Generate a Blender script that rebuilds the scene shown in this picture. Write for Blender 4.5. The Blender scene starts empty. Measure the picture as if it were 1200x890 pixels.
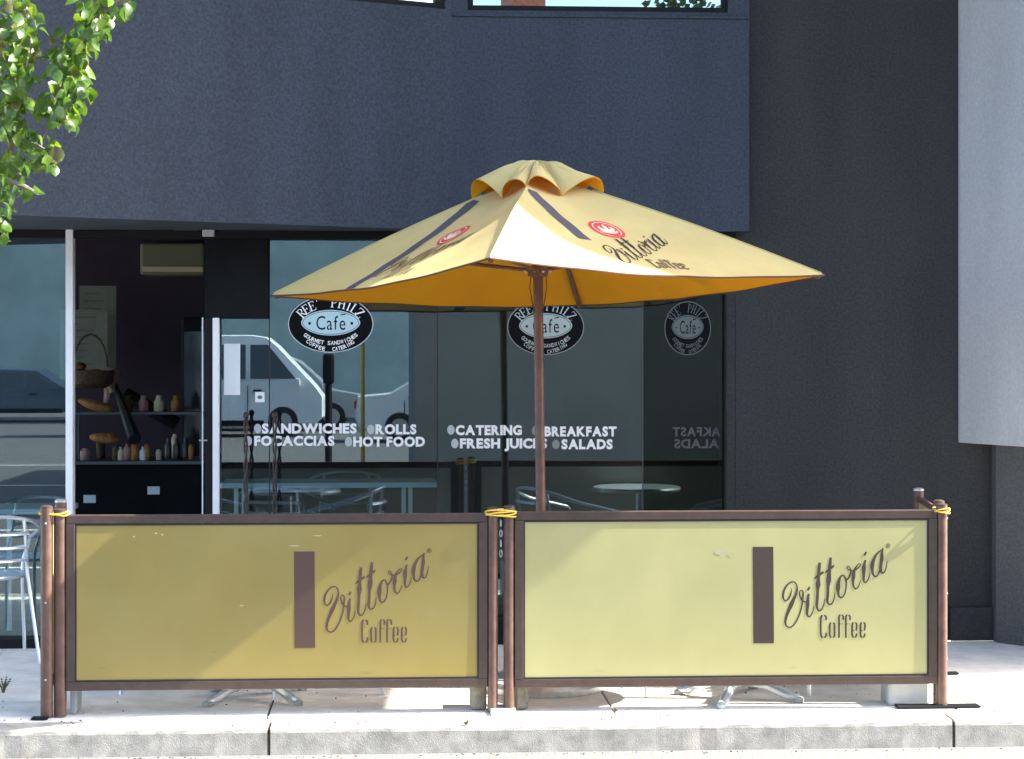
import bpy, bmesh, math, random
from mathutils import Vector, Matrix
from math import sin, cos, pi, radians, atan2, sqrt
random.seed(7)
S = bpy.context.scene
COL = S.collection

# ------------------------------------------------------------------ camera
TH = radians(3.37); CT, ST = cos(TH), sin(TH)      # the street runs 3.4 degrees off the picture plane
F, HOR, EYE = 2350.0, 417.0, 1.6
cd = bpy.data.cameras.new("camera"); cam = bpy.data.objects.new("camera", cd); COL.objects.link(cam)
cd.sensor_width = 36; cd.lens = 36*F/1200; cd.shift_y = -28/1200; cd.clip_start = .05; cd.clip_end = 2000
cam.location = (0, 0, EYE); cam.rotation_euler = (pi/2, 0, -TH); S.camera = cam

# ------------------------------------------------------------------ sky, sun, exposure
SUN = Vector((1.15, -.10, 1.0)).normalized()
w = bpy.data.worlds.new("World"); S.world = w; w.use_nodes = True
nt = w.node_tree; bg = nt.nodes['Background']; sk = nt.nodes.new('ShaderNodeTexSky')
sk.sky_type = 'NISHITA'; sk.sun_disc = False
sk.sun_elevation = math.asin(SUN.z); sk.sun_rotation = atan2(SUN.x, SUN.y)
sk.air_density = .8; sk.dust_density = 2.2; sk.ozone_density = .6
nt.links.new(sk.outputs[0], bg.inputs[0]); bg.inputs[1].default_value = .15
sd = bpy.data.lights.new("sun", 'SUN'); so = bpy.data.objects.new("sun", sd); COL.objects.link(so)
sd.energy = 4.3; sd.angle = radians(.55); sd.color = (1, .96, .88)
so.rotation_euler = SUN.to_track_quat('Z', 'Y').to_euler(); so.location = (6, -4, 12)
S.view_settings.view_transform = 'Standard'; S.view_settings.look = 'None'; S.view_settings.gamma = 1
S.view_settings.exposure = 2.3
S.cycles.max_bounces = 10; S.cycles.transparent_max_bounces = 16; S.cycles.glossy_bounces = 5

# ------------------------------------------------------------------ measuring helpers
def C(px, py, Y):                     # point at camera depth Y
    X = (px-600)/F*Y
    return Vector((X*CT+Y*ST, -X*ST+Y*CT, EYE+(HOR-py)/F*Y))
def P(px, py, yw):                    # point on the plane y = yw
    a = (px-600)/F; b = (HOR-py)/F
    t = yw/(CT-a*ST)
    return Vector((t*(a*CT+ST), yw, EYE+t*b))
def PX(px, yw): return P(px, 417, yw).x
def G(px, py, z=0):                   # point on the ground
    Y = (EYE-z)*F/(py-HOR); v = C(px, py, Y); v.z = z; return v

# ------------------------------------------------------------------ materials
def mat(name, col, rough=.6, metal=0, var=0, vscale=8, bump=0, bscale=60, spec=.5, col2=None, trans=None, dist=.002, detail=4, big=None):
    m = bpy.data.materials.new(name); m.use_nodes = True
    n = m.node_tree.nodes; l = m.node_tree.links; b = n['Principled BSDF']
    b.inputs['Base Color'].default_value = (*col, 1); b.inputs['Roughness'].default_value = rough
    b.inputs['Metallic'].default_value = metal; b.inputs['Specular IOR Level'].default_value = spec
    tc = n.new('ShaderNodeTexCoord')
    if var or col2:
        nz = n.new('ShaderNodeTexNoise'); nz.inputs['Scale'].default_value = vscale; nz.inputs['Detail'].default_value = detail
        nz.inputs['Roughness'].default_value = .62
        l.new(tc.outputs['Object'], nz.inputs['Vector'])
        mx = n.new('ShaderNodeMix'); mx.data_type = 'RGBA'
        c2 = col2 or tuple(max(0, c*(1-var)) for c in col)
        c1 = col if col2 else tuple(min(1, c*(1+var)) for c in col)
        mx.inputs[6].default_value = (*c1, 1); mx.inputs[7].default_value = (*c2, 1)
        rp = n.new('ShaderNodeMapRange'); rp.inputs[1].default_value = .35; rp.inputs[2].default_value = .65
        l.new(nz.outputs[0], rp.inputs[0]); l.new(rp.outputs[0], mx.inputs[0]); l.new(mx.outputs[2], b.inputs['Base Color'])
    if big and b.inputs['Base Color'].links:
        src = b.inputs['Base Color'].links[0].from_socket
        mp = n.new('ShaderNodeMapping'); mp.inputs['Scale'].default_value = (big[0], big[0], big[0]*big[2]); l.new(tc.outputs['Object'], mp.inputs[0])
        n2 = n.new('ShaderNodeTexNoise'); n2.inputs['Scale'].default_value = 1; n2.inputs['Detail'].default_value = 7; l.new(mp.outputs[0], n2.inputs['Vector'])
        r2 = n.new('ShaderNodeMapRange'); r2.inputs[1].default_value = .3; r2.inputs[2].default_value = .7; r2.inputs[3].default_value = 1-big[1]; r2.inputs[4].default_value = 1+big[1]*.6
        l.new(n2.outputs[0], r2.inputs[0]); vm = n.new('ShaderNodeVectorMath'); vm.operation = 'SCALE'
        l.new(src, vm.inputs[0]); l.new(r2.outputs[0], vm.inputs['Scale']); l.new(vm.outputs[0], b.inputs['Base Color'])
    if bump:
        nb = n.new('ShaderNodeTexNoise'); nb.inputs['Scale'].default_value = bscale; nb.inputs['Detail'].default_value = 6
        l.new(tc.outputs['Object'], nb.inputs['Vector'])
        bp = n.new('ShaderNodeBump'); bp.inputs['Strength'].default_value = bump; bp.inputs['Distance'].default_value = dist
        l.new(nb.outputs[0], bp.inputs['Height']); l.new(bp.outputs[0], b.inputs['Normal'])
    if trans:
        tr = n.new('ShaderNodeBsdfTranslucent'); tr.inputs[0].default_value = (*trans[0], 1)
        ms = n.new('ShaderNodeMixShader'); ms.inputs[0].default_value = trans[1]
        l.new(b.outputs[0], ms.inputs[1]); l.new(tr.outputs[0], ms.inputs[2])
        l.new(ms.outputs[0], n['Material Output'].inputs[0])
    return m
def glass(name, fac, tint, gl, rough=0.0):
    m = bpy.data.materials.new(name); m.use_nodes = True
    n = m.node_tree.nodes; l = m.node_tree.links; n.remove(n['Principled BSDF'])
    t = n.new('ShaderNodeBsdfTransparent'); t.inputs[0].default_value = (*tint, 1)
    g = n.new('ShaderNodeBsdfGlossy'); g.inputs[0].default_value = (*gl, 1); g.inputs['Roughness'].default_value = rough
    lw = n.new('ShaderNodeLayerWeight'); lw.inputs[0].default_value = .25
    ma = n.new('ShaderNodeMath'); ma.operation = 'MULTIPLY_ADD'; ma.inputs[1].default_value = .7; ma.inputs[2].default_value = fac; ma.use_clamp = True
    l.new(lw.outputs['Fresnel'], ma.inputs[0])
    x = n.new('ShaderNodeMixShader'); l.new(ma.outputs[0], x.inputs[0]); l.new(t.outputs[0], x.inputs[1]); l.new(g.outputs[0], x.inputs[2])
    l.new(x.outputs[0], n['Material Output'].inputs[0]); return m

M = dict(
 wall=mat('charcoal_render', (.041,.051,.067), .75, var=.28, vscale=70, detail=10, bump=1, bscale=260, spec=.35, dist=.003, big=(3.2,.16,.22)),
 wall_r=mat('dark_render', (.037,.038,.038), .8, var=.28, vscale=70, detail=10, bump=1, bscale=260, spec=.3, dist=.003, big=(3.2,.16,.22)),
 pale=mat('pale_grey_render', (.50,.50,.505), .8, var=.10, vscale=60, detail=10, bump=1, bscale=220, dist=.003, big=(4,.10,.25)),
 black=mat('black_metal', (.010,.011,.012), .6, spec=.15),
 dark=mat('dark_laminate', (.008,.009,.010), .7, spec=.12, var=.2),
 alu=mat('white_aluminium', (.80,.83,.85), .35, var=.03),
 concrete=mat('pavement_concrete', (.79,.755,.68), .9, var=.13, vscale=5, bump=.7, bscale=120, detail=9),
 kerb=mat('kerb_concrete', (.36,.34,.295), .92, var=.26, vscale=11, bump=.6, bscale=170, detail=13, dist=.003),
 joint=mat('joint_dirt', (.07,.062,.05), .95, var=.4, vscale=40),
 asphalt=mat('asphalt', (.085,.085,.088), .9, var=.25, vscale=60, bump=.6, bscale=200),
 gutter=mat('gutter_concrete', (.15,.148,.14), .9, var=.3, vscale=60, bump=.8, bscale=150, detail=8),
 paint=mat('road_paint', (.75,.75,.72), .7, var=.1, vscale=30),
 canopy=mat('yellow_canvas', (.595,.555,.245), .85, var=.05, vscale=5, detail=9, big=(2.2,.07,1), bump=.35, bscale=30, spec=.2, trans=((.92,.47,.03), .27), dist=.004),
 underglow=mat('painted_underglow', (.85,.47,.03), .85, var=.03, vscale=9, spec=.1, trans=((.95,.45,.02), .5)),  # underside sheet added, orange standing in for sunlight through the canvas
 hem=mat('brown_hem', (.10,.035,.02), .8),
 stripe=mat('slate_print', (.085,.08,.10), .85, trans=((.12,.06,.02), .15)),
 ink=mat('black_print', (.028,.024,.02), .8),
 red=mat('red_print', (.62,.045,.05), .8),
 cream=mat('cream_print', (.8,.62,.42), .8),
 wood=mat('varnished_wood', (.12,.060,.040), .42, var=.25, vscale=14),
 brass=mat('metal_fitting', (.55,.50,.42), .3, metal=.9),
 frame=mat('brown_frame', (.060,.038,.028), .5, var=.15, vscale=20),
 gasket=mat('black_gasket', (.015,.014,.014), .6),
 post=mat('brown_post', (.115,.062,.043), .45, var=.22, vscale=18, bump=.2, bscale=90),
 panelR=mat('yellow_vinyl', (.46,.43,.19), .5, var=.03, vscale=4, big=(3,.07,.8), spec=.4, trans=((.35,.3,.08), .12)),
 panelL=mat('olive_yellow_vinyl', (.33,.265,.085), .5, col2=(.31,.235,.06), vscale=1.6, big=(3,.09,.8), spec=.4, trans=((.25,.2,.03), .1)),  # left banner vinyl, darker and more olive than the right one
 inkR=mat('brown_ink', (.045,.027,.020), .6), inkL=mat('faded_brown_ink', (.085,.045,.032), .6),
 rope=mat('yellow_strap', (.75,.50,.06), .6), galv=mat('galvanised_steel', (.55,.57,.56), .4, metal=.6, var=.15, vscale=30),
 rusty=mat('weathered_box', (.20,.18,.13), .7, var=.45, vscale=14), tub=mat('grey_plastic', (.36,.38,.37), .55, var=.12),
 chrome=mat('polished_aluminium', (.72,.77,.82), .28, metal=.8), seat=mat('aluminium_slat', (.72,.78,.84), .3, metal=.85),
 tabletop=mat('table_top', (.50,.52,.53), .35, metal=.5), whitetop=mat('white_table_top', (.62,.80,.80), .3),
 glass=glass('shop_glass', .135, (.70,.80,.82), (.84,.98,.97)), glassdark=glass('tinted_glass', .07, (.45,.50,.5), (.62,.75,.72)),
 sash=glass('upper_window_glass', .42, (.3,.35,.4), (.85,1,1)),
 vinyl=mat('white_vinyl', (.86,.88,.88), .5), vinyl_grey=mat('grey_vinyl', (.46,.52,.53), .5), ghost=mat('reflection_and_joint_grey', (.065,.07,.068), .6), dullvinyl=mat('shaded_vinyl', (.22,.24,.23), .6),
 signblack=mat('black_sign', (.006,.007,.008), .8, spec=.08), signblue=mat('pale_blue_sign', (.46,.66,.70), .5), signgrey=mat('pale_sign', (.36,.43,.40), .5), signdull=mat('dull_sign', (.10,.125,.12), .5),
 paper=mat('white_paper', (.78,.84,.86), .8), posterbeige=mat('menu_paper', (.22,.225,.175), .8, var=.1), print_=mat('grey_print', (.16,.16,.13), .8),
 purple=mat('purple_wall', (.045,.028,.044), .8, var=.1), inwall=mat('dark_room', (.035,.037,.04), .85), infloor=mat('dark_floor_tile', (.06,.06,.06), .4),
 cream_ac=mat('cream_casing', (.24,.21,.12), .6), wick=mat('wicker', (.10,.055,.025), .8, var=.5, vscale=60, bump=1, bscale=80),
 bread=mat('bread_crust', (.36,.15,.04), .7, var=.4, vscale=20), pink=mat('pink_wrap', (.45,.22,.20), .6, var=.3), steel=mat('brushed_steel', (.10,.11,.11), .45, metal=.8),
 iron=mat('wrought_iron', (.035,.022,.018), .5, var=.4, vscale=40), leafA=mat('leaf_green', (.045,.095,.012), .3, var=.35, vscale=30, spec=.6, trans=((.14,.28,.015), .3)),
 leafB=mat('leaf_light', (.10,.17,.022), .25, var=.3, vscale=30, spec=.7, trans=((.25,.38,.02), .35)), leafC=mat('leaf_dull', (.10,.095,.03), .4, trans=((.2,.18,.03), .3)),
 bark=mat('bark', (.14,.12,.10), .9, var=.4, vscale=20, bump=1, bscale=30), weed=mat('dry_weed', (.10,.09,.05), .9),
 vanwhite=mat('white_car_paint', (.70,.72,.74), .25, spec=.6), carblue=mat('blue_car_paint', (.05,.09,.13), .25, spec=.6), cardark=mat('dark_green_paint', (.03,.05,.05), .25), silver=mat('silver_paint', (.45,.48,.50), .3, metal=.4),
 carglass=mat('car_glass', (.02,.03,.035), .08, spec=.8), tyre=mat('tyre_rubber', (.02,.02,.02), .85), rim=mat('wheel_rim', (.5,.5,.5), .35, metal=.8), taillight=mat('red_lens', (.6,.02,.02), .3), headlight=mat('clear_lens', (.8,.82,.82), .15),
 greybuild=mat('slate_building', (.20,.195,.18), .9, var=.10, vscale=1.5), brick=mat('red_brick', (.36,.12,.07), .9, var=.2), roof=mat('roof_sheet', (.2,.2,.2), .6), yellowpole=mat('yellow_pole', (.75,.5,.08), .5), crown=mat('far_foliage', (.05,.085,.03), .8, var=.5, vscale=2),
 backing=mat('grey_backing', (.36,.38,.37), .8),
 warehouse=mat('warehouse_cladding', (.36,.47,.48), .85, var=.15, vscale=.6),
 pier=mat('grey_pier_render', (.085,.088,.09), .8, var=.25, vscale=70, detail=10, bump=1, bscale=220),
 scuff_pale=mat('pale_scuff', (.50,.46,.28), .7), scuff_grey=mat('grey_smudge', (.38,.37,.20), .7), scuff_dirt=mat('dirt_smear', (.27,.21,.075), .8), scuff_dirt2=mat('dirt_smear_light', (.39,.36,.16), .8),
 slab_grey=mat('shade_slab_board', (.45,.45,.45), .85),
)

# ------------------------------------------------------------------ building helpers
def tag(o, label=None, cat=None, group=None, kind=None):
    if label: o['label'] = label
    if cat: o['category'] = cat
    if group: o['group'] = group
    if kind: o['kind'] = kind
    return o
def empty(name, loc, label, cat, group=None):
    o = bpy.data.objects.new(name, None); COL.objects.link(o); o.location = loc; o.empty_display_size = .1
    return tag(o, label, cat, group)
def origin(p):
    v = Vector((0,0,0))
    while p: v = v + p.location; p = p.parent
    return v
def cr(pts, n):                       # Catmull-Rom through tuples
    out = []
    for i in range(len(pts)-1):
        p0 = pts[max(i-1,0)]; p1 = pts[i]; p2 = pts[i+1]; p3 = pts[min(i+2,len(pts)-1)]
        for k in range(n):
            t = k/n
            out.append(tuple(.5*(2*b+(c-a)*t+(2*a-5*b+4*c-d)*t*t+(3*b-a-3*c+d)*t**3) for a,b,c,d in zip(p0,p1,p2,p3)))
    out.append(tuple(pts[-1])); return out
class MB:
    def __init__(s): s.v = []; s.f = []; s.sm = []
    def add(s, vs, fs, smooth=False):
        k = len(s.v); s.v += [Vector(v) for v in vs]; s.f += [tuple(i+k for i in f) for f in fs]; s.sm += [smooth]*len(fs); return s
    def box(s, a, b):
        x0,x1 = sorted((a[0],b[0])); y0,y1 = sorted((a[1],b[1])); z0,z1 = sorted((a[2],b[2]))
        return s.add([(x0,y0,z0),(x1,y0,z0),(x1,y1,z0),(x0,y1,z0),(x0,y0,z1),(x1,y0,z1),(x1,y1,z1),(x0,y1,z1)],
              [(0,3,2,1),(4,5,6,7),(0,1,5,4),(1,2,6,5),(2,3,7,6),(3,0,4,7)])
    def prism(s, poly, z0, z1):       # poly in xy, counter-clockwise from above
        n = len(poly)
        return s.add([(p[0],p[1],z0) for p in poly]+[(p[0],p[1],z1) for p in poly],
              [tuple(range(n-1,-1,-1)), tuple(range(n,2*n))]+[(i,(i+1)%n,n+(i+1)%n,n+i) for i in range(n)])
    def tube(s, pts, r, n=8, cap=True, flat=1.0):
        pts = [Vector(p) for p in pts]; rs = r if isinstance(r,(list,tuple)) else [r]*len(pts)
        vs = []; up = None
        for i, p in enumerate(pts):
            d = (pts[min(i+1,len(pts)-1)]-pts[max(i-1,0)]).normalized()
            if up is None: up = d.orthogonal().normalized()
            u = (up-d*up.dot(d))
            u = u.normalized() if u.length > 1e-6 else d.orthogonal().normalized()
            up = u; q = d.cross(u)
            for k in range(n):
                a = 2*pi*k/n; vs.append(p+(u*cos(a)*flat+q*sin(a))*rs[i])
        fs = [(i*n+k, i*n+(k+1)%n, (i+1)*n+(k+1)%n, (i+1)*n+k) for i in range(len(pts)-1) for k in range(n)]
        if cap: fs += [tuple(range(n-1,-1,-1)), tuple((len(pts)-1)*n+k for k in range(n))]
        return s.add(vs, fs, True)
    def lathe(s, prof, c=(0,0,0), n=24, axis='z'):
        vs = []
        for r, h in prof:
            for k in range(n):
                a = 2*pi*k/n; p = (r*cos(a), r*sin(a), h)
                if axis == 'y': p = (p[0], h, p[1])
                if axis == 'x': p = (h, p[0], p[1])
                vs.append(Vector(p)+Vector(c))
        m = len(prof)
        fs = [(i*n+k, i*n+(k+1)%n, (i+1)*n+(k+1)%n, (i+1)*n+k) for i in range(m-1) for k in range(n)]
        fs += [tuple(range(n-1,-1,-1)), tuple((m-1)*n+k for k in range(n))]
        return s.add(vs, fs, True)
    def ell(s, c, r, n=12, m=7, rot=None):
        vs = []
        for i in range(m+1):
            t = pi*i/m
            for k in range(n):
                a = 2*pi*k/n; v = Vector((r[0]*sin(t)*cos(a), r[1]*sin(t)*sin(a), r[2]*cos(t)))
                if rot: v = rot @ v
                vs.append(v+Vector(c))
        return s.add(vs, [(i*n+k, (i+1)*n+k, (i+1)*n+(k+1)%n, i*n+(k+1)%n) for i in range(m) for k in range(n)], True)
    def build(s, name, m, parent=None, bevel=0, loc=None, kind=None, label=None):
        o0 = origin(parent) if parent else Vector(loc or (0,0,0))
        me = bpy.data.meshes.new(name); me.from_pydata([v-o0 for v in s.v], [], s.f); me.validate()
        me.polygons.foreach_set('use_smooth', (s.sm+[False]*len(me.polygons))[:len(me.polygons)])
        if not isinstance(m, (list,tuple)): m = [m]
        for x in m: me.materials.append(M[x] if isinstance(x,str) else x)
        bm = bmesh.new(); bm.from_mesh(me); bmesh.ops.remove_doubles(bm, verts=bm.verts, dist=1e-6)
        bm.to_mesh(me); bm.free()
        if any(s.sm): 
            try: me.set_sharp_from_angle(angle=radians(40))
            except Exception: pass
        o = bpy.data.objects.new(name, me); COL.objects.link(o)
        if parent: o.parent = parent
        else: o.location = o0
        if bevel:
            b = o.modifiers.new('bevel','BEVEL'); b.width = bevel; b.segments = 2; b.limit_method = 'ANGLE'; b.harden_normals = False
        if kind: o['kind'] = kind
        if label: o['label'] = label
        return o
def copy_tree(o, parent=None):
    c = o.copy(); COL.objects.link(c)
    if parent: c.parent = parent
    for ch in list(o.children): copy_tree(ch, c)
    return c

# ---- flat lettering: ribbons drawn with a varying pen, mapped by fn(x, y, lift) -> point
def ribbon(mb, pts, fn, n=6, lift=0.0):
    q = cr(pts, n) if len(pts) > 2 else cr(pts, 3); vs = []
    L = len(q)
    for i, (x, y, wd) in enumerate(q):
        a = q[max(i-1,0)]; b = q[min(i+1,L-1)]; dx, dy = b[0]-a[0], b[1]-a[1]; d = sqrt(dx*dx+dy*dy) or 1
        nx, ny = -dy/d*wd/2, dx/d*wd/2; e = lift+.00025*i/L
        vs += [fn(x+nx, y+ny, e), fn(x-nx, y-ny, e)]
    mb.add(vs, [(2*i, 2*i+1, 2*i+3, 2*i+2) for i in range(L-1)])
A_ = lambda pts: [(910+x/11.125, 660+y/11.125, wd/11.125) for x,y,wd in pts]
B_ = lambda pts: [(970+x/11.125, 630+y/11.125, wd/11.125) for x,y,wd in pts]
C_ = lambda pts, dx=0: [(955+(x+dx)/18.18, 715+y/18.18, wd/18.18) for x,y,wd in pts]
SCRIPT = [A_(p) for p in [
 [(195,330,8),(190,380,14),(170,440,22),(140,480,20),(115,492,18),(92,470,20),(85,420,26),(100,350,26),(140,285,22),(190,248,18),(235,250,16),(262,290,18),(268,340,24),(250,410,32),(215,490,44),(190,545,54),(160,610,44),(130,690,34),(115,760,30),(125,815,22),(160,838,18),(205,825,18),(250,770,18),(290,690,18),(320,600,20),(335,520,20),(342,450,24),(346,400,24),(335,362,16),(312,360,14),(298,385,16),(303,430,20),(330,480,22),(362,505,18),(392,510,14)],
 [(420,400,28),(410,450,34),(405,530,48),(400,600,38),(398,660,30),(415,698,18),(440,692,16),(470,640,14),(488,560,8)],
 [(430,312,26),(406,357,28)],
 [(562,-5,34),(552,100,42),(545,200,40),(542,280,62),(537,350,36),(532,450,36),(525,540,36),(530,590,30),(550,620,20),(580,612,18),(610,560,16),(630,460,8)],
 [(492,208,12),(530,175,30),(595,128,30),(614,112,10)],
 [(706,-72,28),(697,20,42),(688,110,44),(680,225,64),(672,300,38),(668,420,36),(662,480,34),(668,520,26),(690,540,18),(720,530,18),(745,480,16),(762,390,8)],
 [(633,127,12),(670,97,30),(732,47,30),(750,28,10)]]] + [B_(p) for p in [
 [(205,490,16),(170,510,24),(145,570,36),(135,650,56),(135,710,36),(145,765,26),(165,785,20),(195,775,18),(225,720,18),(240,640,18),(240,570,22),(222,520,24),(203,488,16)],
 [(238,565,24),(275,520,22),(300,460,22),(298,420,18),(280,388,14),(262,376,14),(252,395,14),(266,415,14),(300,430,16),(350,430,22),(400,395,18),(425,360,14),(420,345,10),(395,355,14),(355,410,26),(338,470,44),(335,510,52),(330,570,34),(335,630,26),(355,665,20),(380,665,16),(405,630,14),(428,560,8)],
 [(490,295,26),(480,340,30),(470,400,54),(470,470,38),(468,540,30),(475,580,20),(500,585,16),(530,540,14),(552,460,8)],
 [(502,190,24),(476,236,28)],
 [(704,168,16),(670,185,18),(630,230,28),(600,290,36),(580,360,52),(580,430,38),(590,480,28),(615,510,20),(645,500,18),(675,440,20),(692,380,24)],
 [(717,140,18),(707,200,34),(705,270,46),(695,340,40),(690,400,40),(695,445,34),(715,465,20),(740,450,16),(762,390,14),(775,310,8)]]]
def e_(dx): return [C_(p,dx) for p in [[(820,265,30),(795,310,40),(790,440,40),(795,540,40),(818,592,30)],[(858,265,30),(885,300,36),(885,380,36),(874,442,34)],[(806,440,24),(832,440,22)],[(885,500,34),(880,545,36),(854,592,30)]]]
def f_(dx): return [C_(p,dx) for p in [[(540,100,30),(515,145,38),(512,300,40),(512,595,38)],[(568,105,30),(600,140,36),(600,215,36)],[(520,298,30),(548,298,20)],[(574,298,26),(592,298,26)]]]
COFFEE = [C_(p) for p in [[(160,110,36),(130,150,42),(122,250,42),(122,450,42),(130,545,42),(158,595,36)],[(198,112,34),(235,150,38),(235,218,38)],[(235,485,38),(235,545,38),(200,594,34)],
 [(345,270,28),(318,310,38),(315,450,38),(318,550,38),(342,592,28)],[(388,270,28),(412,310,38),(415,450,38),(412,550,38),(388,592,28)]]]+f_(0)+f_(145)+e_(0)+e_(177)
RMARK = [B_([(785+26*cos(a*pi/6), 110+26*sin(a*pi/6), 7) for a in range(13)]), B_([(777,124,7),(777,97,7)]), B_([(777,98,6),(792,100,6),(792,110,6),(778,111,6)]), B_([(785,111,6),(794,124,6)])]

# ---- built-in font glyphs
_gl = {}
def glyph(ch, bold):
    k = (ch, bold)
    if k not in _gl:
        c = bpy.data.curves.new('t', 'FONT'); c.body = ch; c.size = 1; c.offset = bold; c.resolution_u = 3
        o = bpy.data.objects.new('t', c); me = bpy.data.meshes.new_from_object(o)
        vs = [(v.co.x, v.co.y) for v in me.vertices]; fs = [tuple(p.vertices) for p in me.polygons]
        if fs:
            # orient all faces the same way
            pass
        xs = [v[0] for v in vs] or [0, .3]
        bpy.data.meshes.remove(me); bpy.data.objects.remove(o); bpy.data.curves.remove(c)
        _gl[k] = (vs, fs, min(xs), max(xs))
    return _gl[k]
def text_line(mb, s, fn, x0, x1, base, h, bold=.0, gap=.06, mirror=False):
    """text between x0 and x1, cap height h, in fn's (x right, y up) plane"""
    adv = []; x = 0
    for ch in s:
        vs, fs, a, b = glyph(ch, bold)
        wd = .28 if ch == ' ' else b-a
        adv.append((ch, x)); x += wd+(0 if ch == ' ' else gap)
    tot = x-gap; sx = (x1-x0)/tot; sy = h/.70
    for i, (ch, ax) in enumerate(adv):
        vs, fs, a, b = glyph(ch, bold)
        if fs:
            q = [((x1-(ax+vx-a)*sx) if mirror else (x0+(ax+vx-a)*sx), base+vy*sy) for vx,vy in vs]
            mb.add([fn(X, Y) for X, Y in q], fs)
def text_arc(mb, s, fn, cx, cy, rx, ry, a0, a1, h, wd, bold=0, below=False):
    n = len(s)
    for i, ch in enumerate(s):
        t = a0+(a1-a0)*(i/(n-1)); vs, fs, a, b = glyph(ch, bold)
        if not fs: continue
        px, py = cx+rx*cos(t), cy+ry*sin(t)
        tx, ty = rx*sin(t), -ry*cos(t)
        if below: tx, ty = -tx, -ty
        d = sqrt(tx*tx+ty*ty); tx /= d; ty /= d; nx, ny = -ty, tx
        k = h/.70; kw = wd/(b-a) if ch != 'I' else k*.8
        kw = min(kw, k*1.15)
        mb.add([fn(px+tx*(vx-(a+b)/2)*kw+nx*(vy-.35)*k, py+ty*(vx-(a+b)/2)*kw+ny*(vy-.35)*k) for vx,vy in vs], fs)
SERIF = {  # serif capitals in a unit box: strokes (x, y, pen)
 'R': [[(.2,0,.16),(.2,1,.16)],[(.02,.03,.07),(.4,.03,.07)],[(.02,.97,.07),(.3,.97,.07)],[(.25,.96,.07),(.6,.95,.08),(.74,.76,.15),(.6,.54,.08),(.25,.5,.07)],[(.45,.5,.12),(.68,.2,.15),(.95,.03,.1)]],
 'E': [[(.2,0,.16),(.2,1,.16)],[(.02,.03,.07),(.82,.03,.07)],[(.02,.97,.07),(.78,.97,.07)],[(.2,.52,.06),(.62,.52,.06)],[(.62,.42,.06),(.62,.63,.06)],[(.78,.97,.06),(.8,.78,.05)],[(.82,.03,.06),(.86,.26,.05)]],
 'P': [[(.2,0,.16),(.2,1,.16)],[(.02,.03,.07),(.4,.03,.07)],[(.02,.97,.07),(.3,.97,.07)],[(.25,.96,.07),(.62,.95,.08),(.78,.73,.15),(.62,.5,.08),(.25,.46,.07)]],
 'H': [[(.18,0,.16),(.18,1,.16)],[(.82,0,.16),(.82,1,.16)],[(.02,.03,.07),(.36,.03,.07)],[(.02,.97,.07),(.36,.97,.07)],[(.64,.03,.07),(.98,.03,.07)],[(.64,.97,.07),(.98,.97,.07)],[(.18,.52,.07),(.82,.52,.07)]],
 'I': [[(.5,0,.16),(.5,1,.16)],[(.3,.03,.07),(.7,.03,.07)],[(.3,.97,.07),(.7,.97,.07)]],
 'L': [[(.2,0,.16),(.2,1,.16)],[(.02,.97,.07),(.38,.97,.07)],[(.02,.03,.07),(.82,.03,.07)],[(.82,.03,.06),(.88,.3,.05)]],
 'Z': [[(.12,.97,.07),(.88,.97,.07)],[(.82,.97,.16),(.16,.03,.16)],[(.1,.03,.07),(.9,.03,.07)],[(.12,.97,.06),(.08,.75,.05)],[(.9,.03,.06),(.94,.26,.05)]],
 "'": [[(.3,1.05,.14),(.2,.78,.05)]],
}

# ================================================================== THE SETTING
KY = 8.665       # kerb face
WY = 11.10       # wall face of the ground floor
GY = 11.17       # shop glass
pave = tag(MB().box((-30, KY+.02, -.4), (30, 11.0, -.012)).build('pavement', 'joint'), kind='structure')
def slab_mesh(w_, d_):
    return MB().box((0,0,-.05), (w_,d_,0))
jx = PX(715, 9.2)
x = jx-9*1.55
row1 = []; row2 = []
slabA = slabB = None
for i in range(18):
    xa = jx+(i-9)*1.55
    for (y0, y1, key) in ((KY+.185, 10.17, 'a'), (10.18, WY-.002, 'b')):
        proto = slabA if key == 'a' else slabB
        if proto is None:
            o = MB().box((0,0,-.05),(1.54,y1-y0,0)).build('paving_slab','concrete',pave,bevel=.004)
            if key == 'a': slabA = o
            else: slabB = o
        else:
            o = proto.copy(); COL.objects.link(o)
        o.location = (xa, y0, random.uniform(-.0012,.0012))
        if key == 'b' : o.location.z -= .002
kj = PX(315, KY)
kroot = tag(MB().box((-30, KY+.01, -.5), (30, KY+.17, -.03)).build('kerb','joint'), kind='structure')
kp = None
KL = PX(1118, KY)-kj
for i in range(-5, 6):
    if kp is None:
        n_ = 40; vs=[]; prof = [(0,-.4),(0,-.13),(.001,-.022),(.005,-.007),(.014,-.0015),(.03,.0005),(.178,.002),(.178,-.4)]
        for k in range(n_+1):
            X = .007+(KL-.014)*k/n_
            for (py_, pz_) in prof:
                j = .0025*(random.random()-.5) if pz_ > -.2 else 0
                vs.append((X, py_+j*1.5, pz_+j*.6))
        m_ = len(prof)
        fs = [(k*m_+q, k*m_+q+1, (k+1)*m_+q+1, (k+1)*m_+q) for k in range(n_) for q in range(m_-1)]+[tuple(range(m_)), tuple(n_*m_+q for q in range(m_-1,-1,-1))]
        kp = MB().add(vs, fs).build('kerb_stone','kerb',kroot); o = kp
    else: o = kp.copy(); COL.objects.link(o)
    o.location = (kj+i*KL, KY, 0)
tag(MB().box((-40,KY-.32,-.6),(40,KY+.005,-.118)).build('gutter','gutter'), kind='structure')
tag(MB().box((-80,-90,-.7),(80,KY-.325,-.146)).build('road','asphalt'), kind='structure')
tag(MB().box((-600,-600,-1.2),(600,600,-.75)).build('ground','concrete'), kind='structure')
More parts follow.
